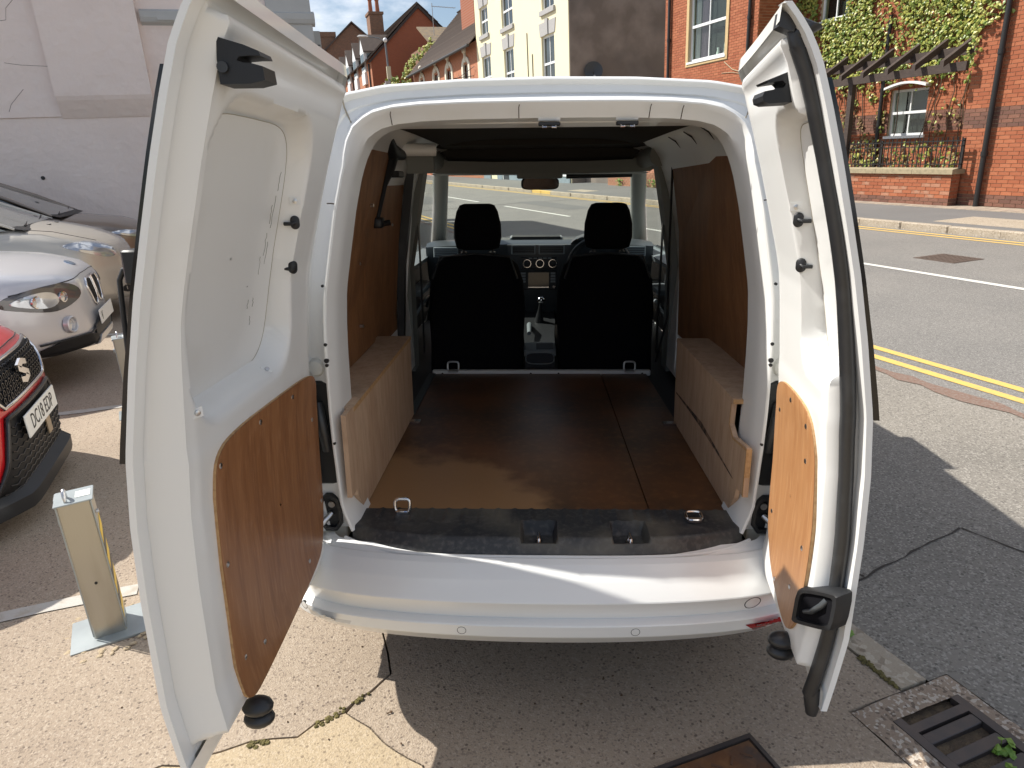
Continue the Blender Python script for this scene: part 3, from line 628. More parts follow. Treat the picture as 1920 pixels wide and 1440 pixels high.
# ---- brown brick gable house farther along
HC = thing('brown_gable_house', (17, 110, 0), label='brown brick gable house with a square chimney far down the street', cat='house')
MB().prism([(13.3, 105.7, -.2), (20.6, 105.7, -.2), (20.6, 105.7, 16.3), (17.1, 105.7, 19.2), (13.3, 105.7, 16.0)], (0, 16, 0)).build('wall', brick_brown, HC)
for n1, z1 in ((12.9, 15.6), (21.0, 15.9)): MB().prism([(n1, 105.4, z1), (17.1, 105.4, 19.3), (17.1, 105.4, 19.5), (n1, 105.4, z1+.25)], (0, 16.5, 0)).build('roof', tile, HC)
MB().box((12.5, 106, 9), (14.7, 109, 17.6)).box((12.35, 105.9, 17.6), (14.85, 109.1, 18.2)).build('chimney', brick_brown, HC)
MB().box((12.9, 105.55, 12.9), (13.8, 105.69, 13.9)).build('white_box', upvc, HC)
MB().box((11.9, 105.6, -.2), (13.29, 112, 11.5)).build('side_wing', render_m, HC)
# ---- stone roof behind, with an aerial
HD = thing('rear_roof_house', (20, 66, 0), label='low weathered stone roof peeping over behind the arched window house', cat='house')
MB().box((17.6, 66, -.2), (26, 74, 11.2)).build('wall', brick_brown, HD)
MB().prism([(17.4, 66, 11.1), (26, 66, 11.1), (26, 70, 12.9), (17.4, 70, 12.9)], (0, 0, .15)).build('roof', mat('mossy stone slate', (.22, .16, .09), .9, var=(3, .7, (.12, .10, .085))), HD)
ae = thing('television_aerial', (17.85, 65.5, 12), label='thin television aerial on a mast against the sky', cat='aerial')
MB().cyl((17.85, 65.5, 11.6), (17.85, 65.5, 14.2), .03, 6).build('mast', greystone, ae)
b_ = MB().tube([(17.8, 65.5, 13.95), (20.0, 65.5, 13.85)], .025, 5)
for i in range(9): b_.tube([(17.9+i*.25, 65.2, 13.94-i*.01), (17.9+i*.25, 65.8, 13.94-i*.01)], .015, 4)
b_.build('boom', greystone, ae)
# ---- street lamp with camera
SL = thing('street_lamp', (11.45, 55.5, 0), label='tall grey street lamp with a side arm in front of the brick gable', cat='lamp')
lampm = mat('grey lamp steel', (.16, .17, .18), .5)
MB().tube([(11.45, 55.5, -.1), (11.4, 55.5, 6), (11.33, 55.5, 9.7)], [.13, .09, .07], 10).build('pole', lampm, SL, 60)
MB().tube([(11.33, 55.5, 9.65), (10.8, 55.5, 9.9), (10.0, 55.5, 10.0)], .04, 8).build('arm', lampm, SL, 60)
MB().loft([[(x, 55.5+y*k, 9.98+z*k) for y, z in ((-.16, 0), (0, .12), (.16, 0), (0, -.08))] for x, k in ((10.1, .5), (9.8, 1), (9.45, 1), (9.3, .3))], True, True).build('lantern', greystone, SL, 60)
MB().ball((11.32, 55.42, 9.75), .16).build('photocell', upvc, SL, 60)
MB().box((11.2, 55.25, 7.1), (11.5, 55.45, 7.95)).build('control_box', mat('buff box', (.5, .47, .33), .6), SL)
MB().box((11.0, 55.3, 6.75), (11.4, 55.45, 6.95)).ball((11.0, 55.35, 6.65), .15).build('camera_dome', greystone, SL, 60)
# ---- tree behind the arched house
TR = thing('street_tree', (14.6, 66, 0), label='bright green tree crown between the lamp post and the arched window house', cat='tree')
MB().tube([(14.6, 66, -.1), (14.5, 66, 3), (14.7, 66.2, 6)], [.2, .15, .08], 8).build('trunk', stemm, TR, 60)
cr = MB()
for i in range(900):
    a = random.uniform(0, 6.28); r = random.random()**.5*2.6; z = 5.2+random.random()*3.1*(1-(r/3)**2)+.4*hn(a*2, 3); leaf(cr, (14.3+math.cos(a)*r, 66+math.sin(a)*r, z), (random.uniform(-1, 1), random.uniform(-1, 1), random.uniform(-.2, 1)), random.uniform(.22, .4))
tag(cr.build('crown', leafm, TR), kind='stuff')
cv = MB()
for i in range(110):
    s = random.random(); leaf(cv, (14.0+s*2.6+random.uniform(-.25, .25), 62+random.uniform(-.3, .3), 8.2+s*2.4+random.uniform(-.35, .35)), (-1, -1, .5), random.uniform(.2, .38))
tag(cv.build('upper_spray', leafm, TR), kind='stuff')

# ---- pale pink building on the left
pinkm = mat('pale pink render', (.80, .70, .645), .85, var=(1.1, .5, (.72, .625, .575), .42, .66, 7), var2=(6, .3, (.83, .76, .71), .55, .72, 5), bump=(7, .7, .03))
greyp = mat('grey painted quoin', (.46, .47, .46), .75, var=(3, .4, (.38, .39, .385)), bump=(12, .2, .02))
PB = thing('pink_building', (-3, 14, 0), label='pale pink rendered building with grey string course and corner quoins', cat='building')
PT = 12.5
MB().box((-15, PT, -.2), (1.33, 20.0, 7.4)).build('wall', pinkm, PB)
MB().loft([[(-2.40, PT+.01, zz), (-1.12, PT+.01, zz), (-1.12, PT-d, zz), (-2.40, PT-d, zz)] for d, zz in ((.012, 2.34), (.03, 2.37), (.14, 2.58), (.16, 2.64), (.16, 7.4))], True, True).build('chimney_breast', pinkm, PB)
MB().loft([[(-15, PT+.01, zz), (-2.401, PT+.01, zz), (-2.401, PT-d, zz), (-15, PT-d, zz)] for d, zz in ((.004, 2.36), (.022, 2.37), (.022, 7.4))], True, True).build('upper_band', pinkm, PB)
MB().loft([[(a, PT, 3.60), (a, PT-.07, 3.64), (a, PT-.09, 3.70), (a, PT-.09, 3.78), (a, PT, 3.82)] for a in (-1.08, 1.44)], True, True).build('string_course', greyp, PB)
MB().loft([[(a, PT-.088+dy, z) for z in (3.66, 3.76)]+[(a, PT-.10+dy, 3.76), (a, PT-.10+dy, 3.66)] for a, dy in ((-.85, 0), (.5, 0))], True, True).build('string_panel', MATS['grey painted quoin'], PB)
z = -.1; i = 0
while z < 7.3:
    if not (3.55 < z+.2 < 3.85):
        wq = .62 if i % 2 else .42
        MB().loft([[(1.35-wq-e, PT-d, z+.01-e2), (1.39+e*.5, PT-d, z+.01-e2), (1.39+e*.5, PT-d, z+.40+e2), (1.35-wq-e, PT-d, z+.40+e2)] for d, e, e2 in ((-.01, .012, .0), (.035, .012, 0), (.045, 0, -.012))], True, True).build('quoin', greyp, PB)
    z += .42; i += 1
MB().box((1.33, PT+.02, -.2), (1.36, 20.0, 7.3)).build('street_face', greyp, PB)
MB().lathe((-2.85, PT-.005, 1.52), (0, -1, 0), [(.012, 0), (.03, .004), (.02, .01)], 8).build('wall_plug', pipem, PB)
for pts in ([(-2.4, 3.05), (-2.75, 3.07), (-2.95, 3.10)], [(-2.6, 3.95), (-2.75, 3.8), (-2.8, 3.65), (-3.1, 3.6)], [(-2.8, 2.75), (-3.0, 2.55), (-3.05, 2.45)]):
    MB().tube([(a+random.uniform(-.01, .01), PT-.021, zz) for a, zz in pts], .004, 4).build('hairline_crack', mat('dark crack line', (.2, .15, .13), .9), PB)  # thin dark tubes laid on the wall as cracks
sg = thing('fascia_sign', (2.2, 20.2, 4.3), label='white fascia board with a black letter E at the far corner of the pink building', cat='sign')
MB().box((1.37, 20.15, 3.3), (2.42, 20.25, 4.75)).build('board', greyp, sg)
link('letter', text_mesh('E', .25, pipem, 'letter', .004), sg, (2.34, 20.14, 4.33), (R(90), 0, 0))
# ================================================================== WHITE VAN
van = bpy.data.objects.new('panel_van', None); C.objects.link(van)
vm = Matrix(((0.92362, 0.37958, 0.0533), (-0.38137, 0.92398, 0.02842), (-0.03847, -0.04658, 0.99817))).to_4x4(); vm.translation = (-0.0504, -0.0583, 0.0015)
van.matrix_world = vm; OFF[van] = None
tag(van, 'white panel van with both rear doors open and a plywood lined load bay', 'van')
def Yr(z): return lerp(z, [.3, .5, 1.1, 1.3, 1.5, 1.65, 1.77, 1.86], [1.80, 1.80, 1.80, 1.815, 1.85, 1.89, 1.94, 2.0])
def lean(z): return Yr(z)-1.80
def resample(p, n):
    P = [Vector(q) for q in p]; d = [0]
    for i in range(1, len(P)): d.append(d[-1]+(P[i]-P[i-1]).length)
    out = []
    for k in range(n+1):
        s = d[-1]*k/n; i = max(j for j in range(len(d)) if d[j] <= s+1e-9); i = min(i, len(P)-2)
        out.append(P[i].lerp(P[i+1], (s-d[i])/(d[i+1]-d[i])))
    return out
inner_h = [(.560, .585), (.585, .66), (.593, .85), (.595, .95), (.594, 1.05), (.592, 1.18), (.587, 1.27), (.572, 1.37), (.55, 1.51), (.532, 1.60), (.512, 1.66), (.49, 1.695), (.46, 1.718), (.41, 1.731), (.34, 1.738), (.22, 1.742), (.1, 1.743), (0, 1.743)]
outer_h = [(.700, .555), (.712, .7), (.717, .9), (.715, 1.1), (.705, 1.25), (.688, 1.4), (.666, 1.5), (.645, 1.60), (.632, 1.69), (.615, 1.755), (.592, 1.79), (.56, 1.808), (.448, 1.83), (.24, 1.843), (0, 1.847)]
NH = 60
def half(p, corner):   # resample so that the corner lies at the same index on every ring
    P = [Vector(q) for q in p]; ci = min(range(len(P)), key=lambda i: (P[i]-Vector(corner)).length)
    return resample(P[:ci+1], int(NH*.64))+resample(P[ci:], NH-int(NH*.64))[1:]
ih = half(inner_h, (.49, 1.695)); oh = half(outer_h, (.592, 1.79))
def ring(f, yo, dz=0, e=0., eh=None):
    """f blends inner to outer opening outline; e grows it; yo is depth behind the rear surface."""
    h = [a.lerp(b, f) for a, b in zip(ih, oh)]; pts = []
    for i, p in enumerate(h):
        a = h[max(i-1, 0)]; b = h[min(i+1, len(h)-1)]; d = (b-a).normalized(); q = p+Vector((d.y, -d.x))*(e if eh is None else e+(eh-e)*sstep(1.60, 1.715, p.y))
        pts.append((q.x, Yr(q.y)+yo, q.y+dz))
    return [(-x, y, z) for x, y, z in pts]+[(x, y, z) for x, y, z in pts[::-1][1:]]
fr = MB().loft([ring(0, .17), ring(0, .09), ring(0, .055, e=0., eh=.0), ring(0, .040, e=.003, eh=.012), ring(0, .020, e=.007, eh=.026), ring(0, .003, e=.012, eh=.037), ring(0, .0, e=.016, eh=.041), ring(0, .001, e=.020, eh=.044), ring(0, .008, e=.022, eh=.047), ring(0, .034, e=.025, eh=.052), ring(0, .037, e=.030, eh=.058), ring(.45, .047), ring(.62, .048), ring(.66, .042), ring(.85, .036), ring(.93, .022), ring(.97, .014), ring(1, .014), ring(1, .022, e=.005), ring(1, .08, e=.012)], False)
frame = fr.build('rear_frame', white_in, van, 32)
# outer shell
prof = [(.885, .56), (.888, .7), (.88, .95), (.85, 1.15), (.79, 1.38), (.74, 1.53), (.70, 1.63), (.66, 1.71), (.615, 1.775), (.55, 1.815), (.40, 1.838), (.2, 1.85), (0, 1.853)]
ph = half(prof, (.615, 1.775))
def sec(y, k=1., dz=0): 
    pts = [(p.x*k, y, p.y+dz) for p in ph]; return [(-x, yy, z) for x, yy, z in pts]+[(x, yy, z) for x, yy, z in pts[::-1][1:]]
def mixring(a, b, f): return [tuple(Vector(p).lerp(Vector(q), f)) for p, q in zip(a, b)]
r0 = ring(1, .08, e=.012); s1 = sec(2.35)
MB().loft([r0, [(p[0], p[1]+.05 if True else 0, p[2]) for p in mixring(r0, s1, .22)], mixring(r0, s1, .6), s1, sec(2.9), sec(3.72)], False).build('body_shell', white, van, 50)
for s in (-1, 1):
    MB().loft([[(s*x, y, z) for x, z in ((.74, .30), (.86, .36), (.882, .5), (.885, .562))] for y in (2.0, 2.35)], False).loft([[(s*x, y, z) for x, z in ((.80, .30), (.87, .36), (.882, .5), (.885, .562))] for y in (3.05, 4.75)], False).loft([[(s*x, y, z) for x, z in ((.885, .56), (.888, .7), (.88, .95), (.855, 1.13))] for y in (3.72, 4.2, 4.75)]+[[(s*(x-.04), 5.45, z-.02) for x, z in ((.885, .56), (.888, .7), (.88, .95), (.84, 1.08))]], False).build('side_panel', white, van, 40)
# wheels
tyre = mat('tyre rubber', (.02, .02, .02), .85); alloy = mat('silver wheel', (.5, .5, .52), .35, metal=.8)
for x, y, z in ((-.76, 2.75, .31), (.76, 2.75, .31), (-.76, 5.43, .42), (.76, 5.43, .42)):
    s = 1 if x > 0 else -1
    wh = MB().lathe((x-.1, y, z), (1, 0, 0), [(.19, 0), (.30, 0), (.315, .03), (.315, .17), (.30, .2), (.19, .2)], 28).build('wheel', tyre, van, 40)
    MB().lathe((x-.1, y, z), (1, 0, 0), [(.02, .02 if s < 0 else .18), (.19, .02 if s < 0 else .18), (.19, .1), (.02, .1)], 28).build('rim', alloy, wh, 40)
# bonnet and nose
MB().loft([[(x*k, y, zc-.10*(abs(x)/.8)**2.5) for x in [-.8+.1*i for i in range(17)]] for y, zc, k in ((5.12, 1.14, .94), (5.5, 1.06, 1.0), (5.8, .96, .98), (6.0, .84, .92), (6.08, .62, .92), (6.06, .34, .92))], False).build('bonnet', white, van, 50)
# roof over the cab and pillars
MB().loft([[(x, y, z0-.11*(abs(x)/.64)**3) for x in [-.64+.08*i for i in range(17)]] for y, z0 in ((3.70, 1.84), (4.0, 1.825), (4.25, 1.785), (4.4, 1.74))], False).build('cab_roof', white, van, 60)
for s in (-1, 1):
    MB().tube([(s*.60, 4.33, 1.70), (s*.67, 4.75, 1.42), (s*.75, 5.16, 1.10)], [.05, .05, .06], 10).build('windscreen_pillar', pillar, van, 60)
    MB().box((s*.70, 3.66, .56), (s*.86, 3.80, 1.14)).prism([(s*.70, 3.66, 1.14), (s*.85, 3.66, 1.14), (s*.70, 3.66, 1.66), (s*.60, 3.66, 1.66)], (0, .14, 0)).build('door_pillar', pillar, van)
    MB().tube([(s*.69, 3.70, 1.64), (s*.66, 4.0, 1.68), (s*.61, 4.34, 1.69)], .035, 8).build('door_top_rail', pillar, van, 60)
    MB().add([(s*.80, 3.8, 1.14), (s*.80, 5.05, 1.10), (s*.66, 4.45, 1.62), (s*.69, 3.8, 1.64)], [(0, 1, 2, 3)]).build('side_window', glass, van)
    # cab door trim: black card, bin, armrest, speaker
    dt = MB().loft([[(s*.83, y, .62), (s*.80, y, .72), (s*.775, y, .90), (s*.79, y, 1.04), (s*.80, y, 1.13), (s*.84, y, 1.15)] for y in (3.8, 4.3, 4.9)], False).build('cab_door_trim', black, van, 40)
    MB().loft([[(s*.80, y, 1.09), (s*.72, y, 1.10), (s*.71, y, 1.13), (s*.80, y, 1.15)] for y in (3.85, 4.4, 4.85)], True, True).build('door_cap', dash2, dt, 40)
    MB().box((s*.70, 4.0, .93), (s*.79, 4.5, .965), .01).build('armrest', dash2, dt, 40)
    MB().tube([(s*.76, 4.05, .80), (s*.73, 4.15, .86), (s*.73, 4.45, .86), (s*.76, 4.55, .78)], .012, 8).build('door_pull', dash2, dt, 60)
    # seat belt strap and anchor ring
    MB().box((s*.655, 3.72, .65), (s*.659, 3.765, 1.46)).build('seat_belt', black, van)
    MB().box((s*.645, 3.70, 1.43), (s*.675, 3.78, 1.53), .012).build('belt_anchor', dash2, van, 40)
    # exterior door mirrors seen through the side glass
    mr = MB().box((s*.88, 4.78, 1.12), (s*1.06, 4.9, 1.32), .04).build('door_mirror', white, van, 50)
    MB().box((s*.90, 4.772, 1.14), (s*1.04, 4.779, 1.30)).build('mirror_glass', chrome, mr)
MB().grid(lambda u, v: ((-.60-.14*(1-v)+(1.20+.28*(1-v))*u), 5.16-.80*v+.05*(1-(2*u-1)**2)*1.0, 1.12+.57*v), 10, 8).build('windscreen', glass, van, 60)
MB().tube([(-.10, 4.36, 1.665), (0, 4.30, 1.63), (.004, 4.22, 1.615)], .012, 8).build('mirror_stem', black, van, 60)
# interior mirror, turned to the driver
mm = Matrix.Translation((.005, 4.20, 1.572)) @ Matrix.Rotation(R(17), 4, 'Z') @ Matrix.Rotation(R(4), 4, 'X')
mo = [(math.copysign(abs(math.cos(a))**.35, math.cos(a)), math.copysign(abs(math.sin(a))**.6, math.sin(a))) for a in [2*math.pi*i/28 for i in range(28)]]
im = MB().loft([[mm @ Vector((x*.118*k, dy, z*.036*k)) for x, z in mo] for dy, k in ((.03, .7), (.015, .97), (0, 1), (-.004, .96))], True, True).build('interior_mirror', black, van, 50)
MB().add([mm @ Vector((x*.108, -.0055, z*.031)) for x, z in mo], [tuple(range(28))]).build('mirror_glass', chrome, im)
# inner skin of the load bay, white metal with slots
pin = [(.70, .60), (.72, .95), (.735, 1.15), (.70, 1.38), (.66, 1.53), (.63, 1.62), (.60, 1.69), (.565, 1.74), (.50, 1.775), (.40, 1.79), (.2, 1.80), (0, 1.802)]
def isec(y, k=1., dz=0.): return [(-p[0]*k, y, p[1]+dz) for p in pin]+[(p[0]*k, y, p[1]+dz) for p in pin[::-1][1:]]
MB().loft([isec(2.06, .93, -.03), isec(2.2, 1), isec(2.8), isec(3.66)], False).build('inner_skin', white_in, van, 50)
for y in (2.42, 2.49, 2.75, 3.05):
    MB().tube([(.588, y, 1.712), (.566, y+.005, 1.737), (.535, y+.01, 1.757)], .004, 6).build('skin_slot', black, van, 60)
# headliner, overhead shelf above the windscreen
MB().loft([[(x, y, z-.03*(abs(x)/.5)**4) for x in [-.50+.1*i for i in range(11)]] for y, z in ((2.32, 1.785), (2.8, 1.79), (3.4, 1.79), (4.02, 1.785))], False).build('headliner', liner, van, 60)
MB().box((-.47, 2.13, 1.742), (.47, 2.30, 1.768), .01).build('roof_cross_member', white_in, van, 40)
sh = smoothpoly([(-.56, 1.80), (-.56, 1.72), (-.50, 1.690), (.50, 1.690), (.56, 1.72), (.56, 1.80), (.66, 1.80), (.66, 1.66), (.60, 1.625), (-.60, 1.625), (-.66, 1.66), (-.66, 1.80)], 1)
MB().prism([(x, 3.98, z) for x, z in sh], (0, .04, 0)).build('shelf_lip', pillar, van, 40)
MB().box((-.63, 4.03, 1.64), (.63, 4.05, 1.83)).build('shelf_back', liner, van)
MB().box((-.66, 3.64, 1.76), (.66, 4.05, 1.80)).build('cab_headliner', liner, van)
MB().loft([[(x, y, z) for x in (-.62, -.2, .2, .62)] for y, z in ((4.0, 1.63), (4.2, 1.622), (4.36, 1.66))], False).build('overhead_shelf', pillar, van, 40)
MB().box((-.13, 4.0, 1.60), (.13, 4.2, 1.632), .01).build('courtesy_lamp', pillar, van, 40)
MB().tube([(.16, 4.22, 1.612), (.55, 4.24, 1.618)], .014, 8).build('sun_visor_edge', black, van, 60)
for s in (-1, 1):
    MB().tube([(s*.60, 3.62, 1.70), (s*.60, 3.9, 1.71), (s*.56, 4.1, 1.68)], .05, 10).build('roof_rail_trim', pillar, van, 60)
# ---------------------------------------------------------------- floor and linings
MB().box((-.72, 1.95, .50), (.72, 3.0, .565)).box((-.875, 3.001, .50), (.875, 5.2, .564)).build('floor_pan', black, van)
MB().box((-.575, 1.925, .566), (.325, 3.53, .586)).build('floor_board', ply_floor, van)
MB().prism([(.329, 1.925, .566), (.585, 1.925, .566), (.575, 2.95, .566), (.57, 3.53, .566), (.329, 3.53, .566)], (0, 0, .0195)).build('floor_board', ply_floor, van)
MB().box((-.60, 2.84, .586), (-.565, 3.52, .592)).build('floor_edge_strip', mat('dull aluminium strip', (.09, .10, .10), .45, metal=.7), van)
MB().box((-.585, 3.535, .572), (.595, 3.565, .603), .006).build('seat_crossbar', white_in, van, 40)
for x in (-.53, -.05, .1, .55): MB().cyl((x, 3.533, .585), (x, 3.536, .585), .006, 8).build('bar_hole', black, van)
def dring(x, y, z, w, h, tilt, m_=chrome, r=.0055):
    p = [(w/2*math.copysign(abs(math.cos(a))**.5, math.cos(a)), h/2*math.copysign(abs(math.sin(a))**.5, math.sin(a))) for a in [2*math.pi*i/24 for i in range(25)]]
    t = MB().tube([(x+a, y+(b+h/2)*math.cos(tilt), z+(b+h/2)*math.sin(tilt)) for a, b in p], r, 8, False).build('tie_down_ring', m_, van, 60)
    MB().box((x-w*.45, y-.012, z-.006), (x+w*.45, y+.006, z+.006), .004).build('ring_plate', m_, t, 40)
    return t
dring(-.442, 1.895, .598, .046, .040, R(80)); dring(.447, 1.845, .602, .046, .036, R(14)); dring(-.47, 3.53, .602, .06, .05, R(80), zinc); dring(.48, 3.53, .602, .06, .05, R(80), zinc)
MB().box((-.60, 2.72, .588), (-.52, 2.75, .60)).build('tie_down_plate', chrome, van); MB().box((.51, 2.70, .588), (.59, 2.73, .60)).build('tie_down_plate', chrome, van)
# wheel boxes in pale plywood: side board, lid
lb_ = MB().prism([(-.582, y, z) for y, z in ((1.80, .69), (1.86, .69), (1.868, .665), (1.93, .59), (2.84, .59), (2.85, .926), (1.886, .926), (1.884, .945), (1.80, .945))], (.014, 0, 0)).build('wheel_box_side', ply_box, van)
MB().box((-.597, 1.885, .928), (-.5665, 1.95, .944)).box((-.72, 1.951, .928), (-.5665, 2.855, .944)).build('wheel_box_lid', ply_box, van)
MB().box((-.5675, 1.885, .929), (-.5655, 2.854, .9435)).build('lid_edge', ply_edge, van)
MB().box((-.70, 2.836, .59), (-.583, 2.85, .926)).build('wheel_box_end', ply_box, van)
MB().prism([(.566, y, z) for y, z in ((1.795, .70), (1.86, .70), (1.872, .66), (1.93, .59), (2.76, .59), (2.79, .927), (1.97, .927), (1.975, .86), (1.93, .835), (1.80, .85))], (.014, 0, 0)).build('wheel_box_side', ply_box, van)
MB().prism([(.565, y, z) for y, z in ((1.797, .70), (1.797, .846), (1.93, .832), (1.978, .858), (1.973, .925), (1.977, .925), (1.983, .856), (1.934, .826), (1.803, .84), (1.803, .70))], (.016, 0, 0)).build('board_edge', ply_edge, van)
MB().box((.565, 1.96, .9285), (.73, 2.795, .9445)).build('wheel_box_lid', ply_box, van)
MB().box((.5655, 1.955, .930), (.725, 1.9605, .943)).build('lid_edge', ply_edge, van)
MB().box((.58, 2.778, .59), (.70, 2.79, .926)).build('wheel_box_end', ply_box, van)
scuff = mat('dark scuff', (.06, .045, .035), .9, var=(25, .8, (.30, .19, .12), .45, .6))
MB().loft([[(.5648, y, z) for y, z in ((1.90, .71), (2.1, .72), (2.3, .725), (2.5, .725), (2.74, .72))], [(.5648, y, z) for y, z in ((1.90, .714), (2.1, .732), (2.3, .748), (2.5, .738), (2.74, .727))]], False).build('scuff_mark', scuff, van)
MB().tube([(.66, 2.05, .80), (.68, 2.12, .74), (.65, 2.2, .70)], .01, 6).build('loose_wire', black, van, 60)
MB().box((.62, 2.0, .86), (.66, 2.06, .89)).build('red_connector', mat('red plastic', (.4, .01, .02), .5), van)
# side linings
def panel(pts, x, th, m_, name='side_lining', lean_k=.0):
    p = smoothpoly(pts, 1); s = 1 if x > 0 else -1
    def X(z): return x-s*lean_k*max(0, z-1.15)**1.3
    return MB().loft([[(X(z), y, z) for y, z in p], [(X(z)-s*th, y, z) for y, z in p]], True, True).build(name, m_, van)
lp = panel([(1.90, .946), (2.70, .946), (2.745, .96), (2.75, 1.05), (2.72, 1.16), (2.71, 1.30), (2.74, 1.50), (2.80, 1.70), (2.80, 1.725), (2.4, 1.725), (1.98, 1.72), (1.91, 1.6)], -.70, .009, ply_side, lean_k=.20)
panel([(2.4, .75), (3.30, .75), (3.33, 1.2), (3.33, 1.55), (3.3, 1.68), (2.6, 1.72), (2.4, 1.6)], -.725, .009, ply_side, lean_k=.20)
panel([(1.88, .947), (3.42, .80), (3.44, .9), (3.43, 1.4), (3.42, 1.60), (3.36, 1.68), (2.9, 1.715), (2.4, 1.72), (1.98, 1.715), (1.90, 1.66)], .712, .009, ply_side, lean_k=.20)
for y, z in ((1.99, 1.55), (2.06, 1.0), (2.5, 1.06), (2.45, 1.3), (2.55, 1.5), (3.1, 1.4), (3.2, 1.1)): MB().cyl((-.699+.22*max(0, z-1.15)**1.3+(0 if y < 2.6 else -.025)+.008, y, z), (-.685+.22*max(0, z-1.15)**1.3+(0 if y < 2.6 else -.025)+.008, y, z), .006, 8).build('screw', zinc, van)
# white pillar strip and black sliding rail behind the left lining, black gas strut with bracket
MB().prism([(-.72, 3.36, .95), (-.68, 3.36, .95), (-.60, 3.36, 1.68), (-.64, 3.36, 1.68)], (0, .02, 0)).build('inner_pillar', white_in, van)
MB().prism([(-.725, 3.30, .6), (-.70, 3.30, .6), (-.66, 3.30, 1.2), (-.58, 3.30, 1.70), (-.62, 3.30, 1.72), (-.70, 3.30, 1.2)], (0, .05, 0)).build('pillar_seal', rubber, van)
MB().prism([(.70, 3.44, .6), (.715, 3.44, .6), (.715, 3.44, 1.1), (.695, 3.44, 1.1)], (0, .02, 0)).build('inner_pillar', white_in, van)
MB().tube([(.625, 3.40, 1.66), (.64, 3.45, 1.3), (.66, 3.5, .9), (.62, 3.54, .65)], .006, 6).build('loose_cable', black, van, 60)
gs = MB().tube([(-.60, 2.86, 1.70), (-.605, 2.80, 1.64), (-.62, 2.76, 1.57), (-.645, 2.70, 1.44)], [.028, .024, .010, .009], 10).build('hanging_bracket', black, van, 60)
MB().tube([(-.59, 2.70, 1.745), (-.60, 2.80, 1.70), (-.585, 2.98, 1.69)], [.025, .035, .02], 10).build('bracket_arm', black, gs, 60)
MB().box((-.67, 2.67, 1.41), (-.62, 2.73, 1.45), .01).tube([(-.66, 2.69, 1.42), (-.60, 2.72, 1.43)], .012, 6).build('bracket_foot', black, gs, 60)
MB().box((-.63, 2.80, 1.60), (-.57, 2.92, 1.625), .008).build('bracket_plate', black, gs, 40)
MB().cyl((-.59, 2.98, 1.712), (-.45, 3.02, 1.712), .026, 14).build('grab_roll', white_in, van, 60)
MB().box((-.60, 3.15, 1.62), (-.48, 3.2, 1.73)).build('rail_bracket', pillar, van)
# ---------------------------------------------------------------- sill trim and header fittings
def sill(u, v):
    x = -.578+1.156*u; e = abs(x)/.578
    yf = 1.722+.080*e**4; yb = 1.926
    z = .593; y = yf+(yb-yf)*v
    z = .593-.040*(1-min(1, v/.16))**2
    for pc, pw in ((-.02, .05), (.245, .05)):
        d = max(abs(x-pc)/pw, abs(v-.36)/.26)
        z -= .042*(1-sstep(.86, 1.06, d))
    for rr in range(-10, 11):
        if v > .55: z += .0045*max(0, 1-abs(x-.052*rr-.01)/.009)
    return (x, y, z)
st_ = MB().grid(sill, 200, 30)
st_.loft([[(-.578+1.156*i/60, 1.722+.08*abs(2*i/60-1)**4, z) for i in range(61)] for z in (.553, .535)], False)
st_.build('sill_trim', dirty_black, van, 45)
for x in (-.02, .245):
    sk = MB().box((x-.010, 1.785, .553), (x+.010, 1.795, .560)).tube([(x, 1.80, .553), (x, 1.79, .583), (x, 1.755, .583), (x, 1.75, .553)], .0055, 8).build('striker', chrome, van, 60)
    MB().box((x-.030, 1.738, .547), (x+.034, 1.77, .560), .006).build('striker_base', black, sk, 40)
def arcstrip(y_in, z_in, y_out, z_out, hw, curve, name, m_, n=60):
    return MB().loft([[(-hw+2*hw*i/n, y_in+curve*abs(2*i/n-1)**4, z_in) for i in range(n+1)], [(-hw+2*hw*i/n, y_out+curve*abs(2*i/n-1)**4, z_out) for i in range(n+1)]], False).build(name, m_, van, 40)
arcstrip(1.735, .545, 1.728, .520, .575, .08, 'sill_gap', black)
MB().tube([(-.60+1.2*i/60, 1.716+.085*abs(2*i/60-1)**4, .548+.012*abs(2*i/60-1)**8) for i in range(61)], .006, 8).build('sill_flange', white_in, van, 60)
arcstrip(1.712, .545, 1.765, .525, .60, .08, 'rear_panel', grime)
for x0, x1 in ((-.03, .045), (.182, .258)):
    c = (x0+x1)/2
    lb2 = MB().loft([[(c+sx*w2, 1.988-yy, z) for sx in (-1, 1)]+[(c+sx*w2, 2.01, z) for sx in (1, -1)] for w2, yy, z in ((.030, .002, 1.736), (.030, .006, 1.745), (.020, .018, 1.768))], True, True).build('header_striker_cover', white_in, van, 40)
    MB().box((c-.030, 1.970, 1.722), (c+.030, 1.995, 1.7325), .004).build('header_striker', black, lb2, 40)
    for q in (-.018, .018): MB().tube([(c+q, 1.975, 1.724), (c+q, 1.970, 1.717), (c+q*.4, 1.972, 1.718)], .0035, 6).build('striker_pin', chrome, lb2, 60)
for x in (-.42, -.075, .275, .36):
    z = lerp(abs(x), [0, .25, .4, .46], [1.743, 1.741, 1.733, 1.718])
    MB().tube([(x, Yr(z)+.035, z-.001), (x, Yr(z+.03)+.002, z+.024), (x+.002, Yr(z+.03)-.001, z+.031)], .0014, 5).build('flange_joint', mat('dark joint', (.06, .045, .035), .9), van, 60)
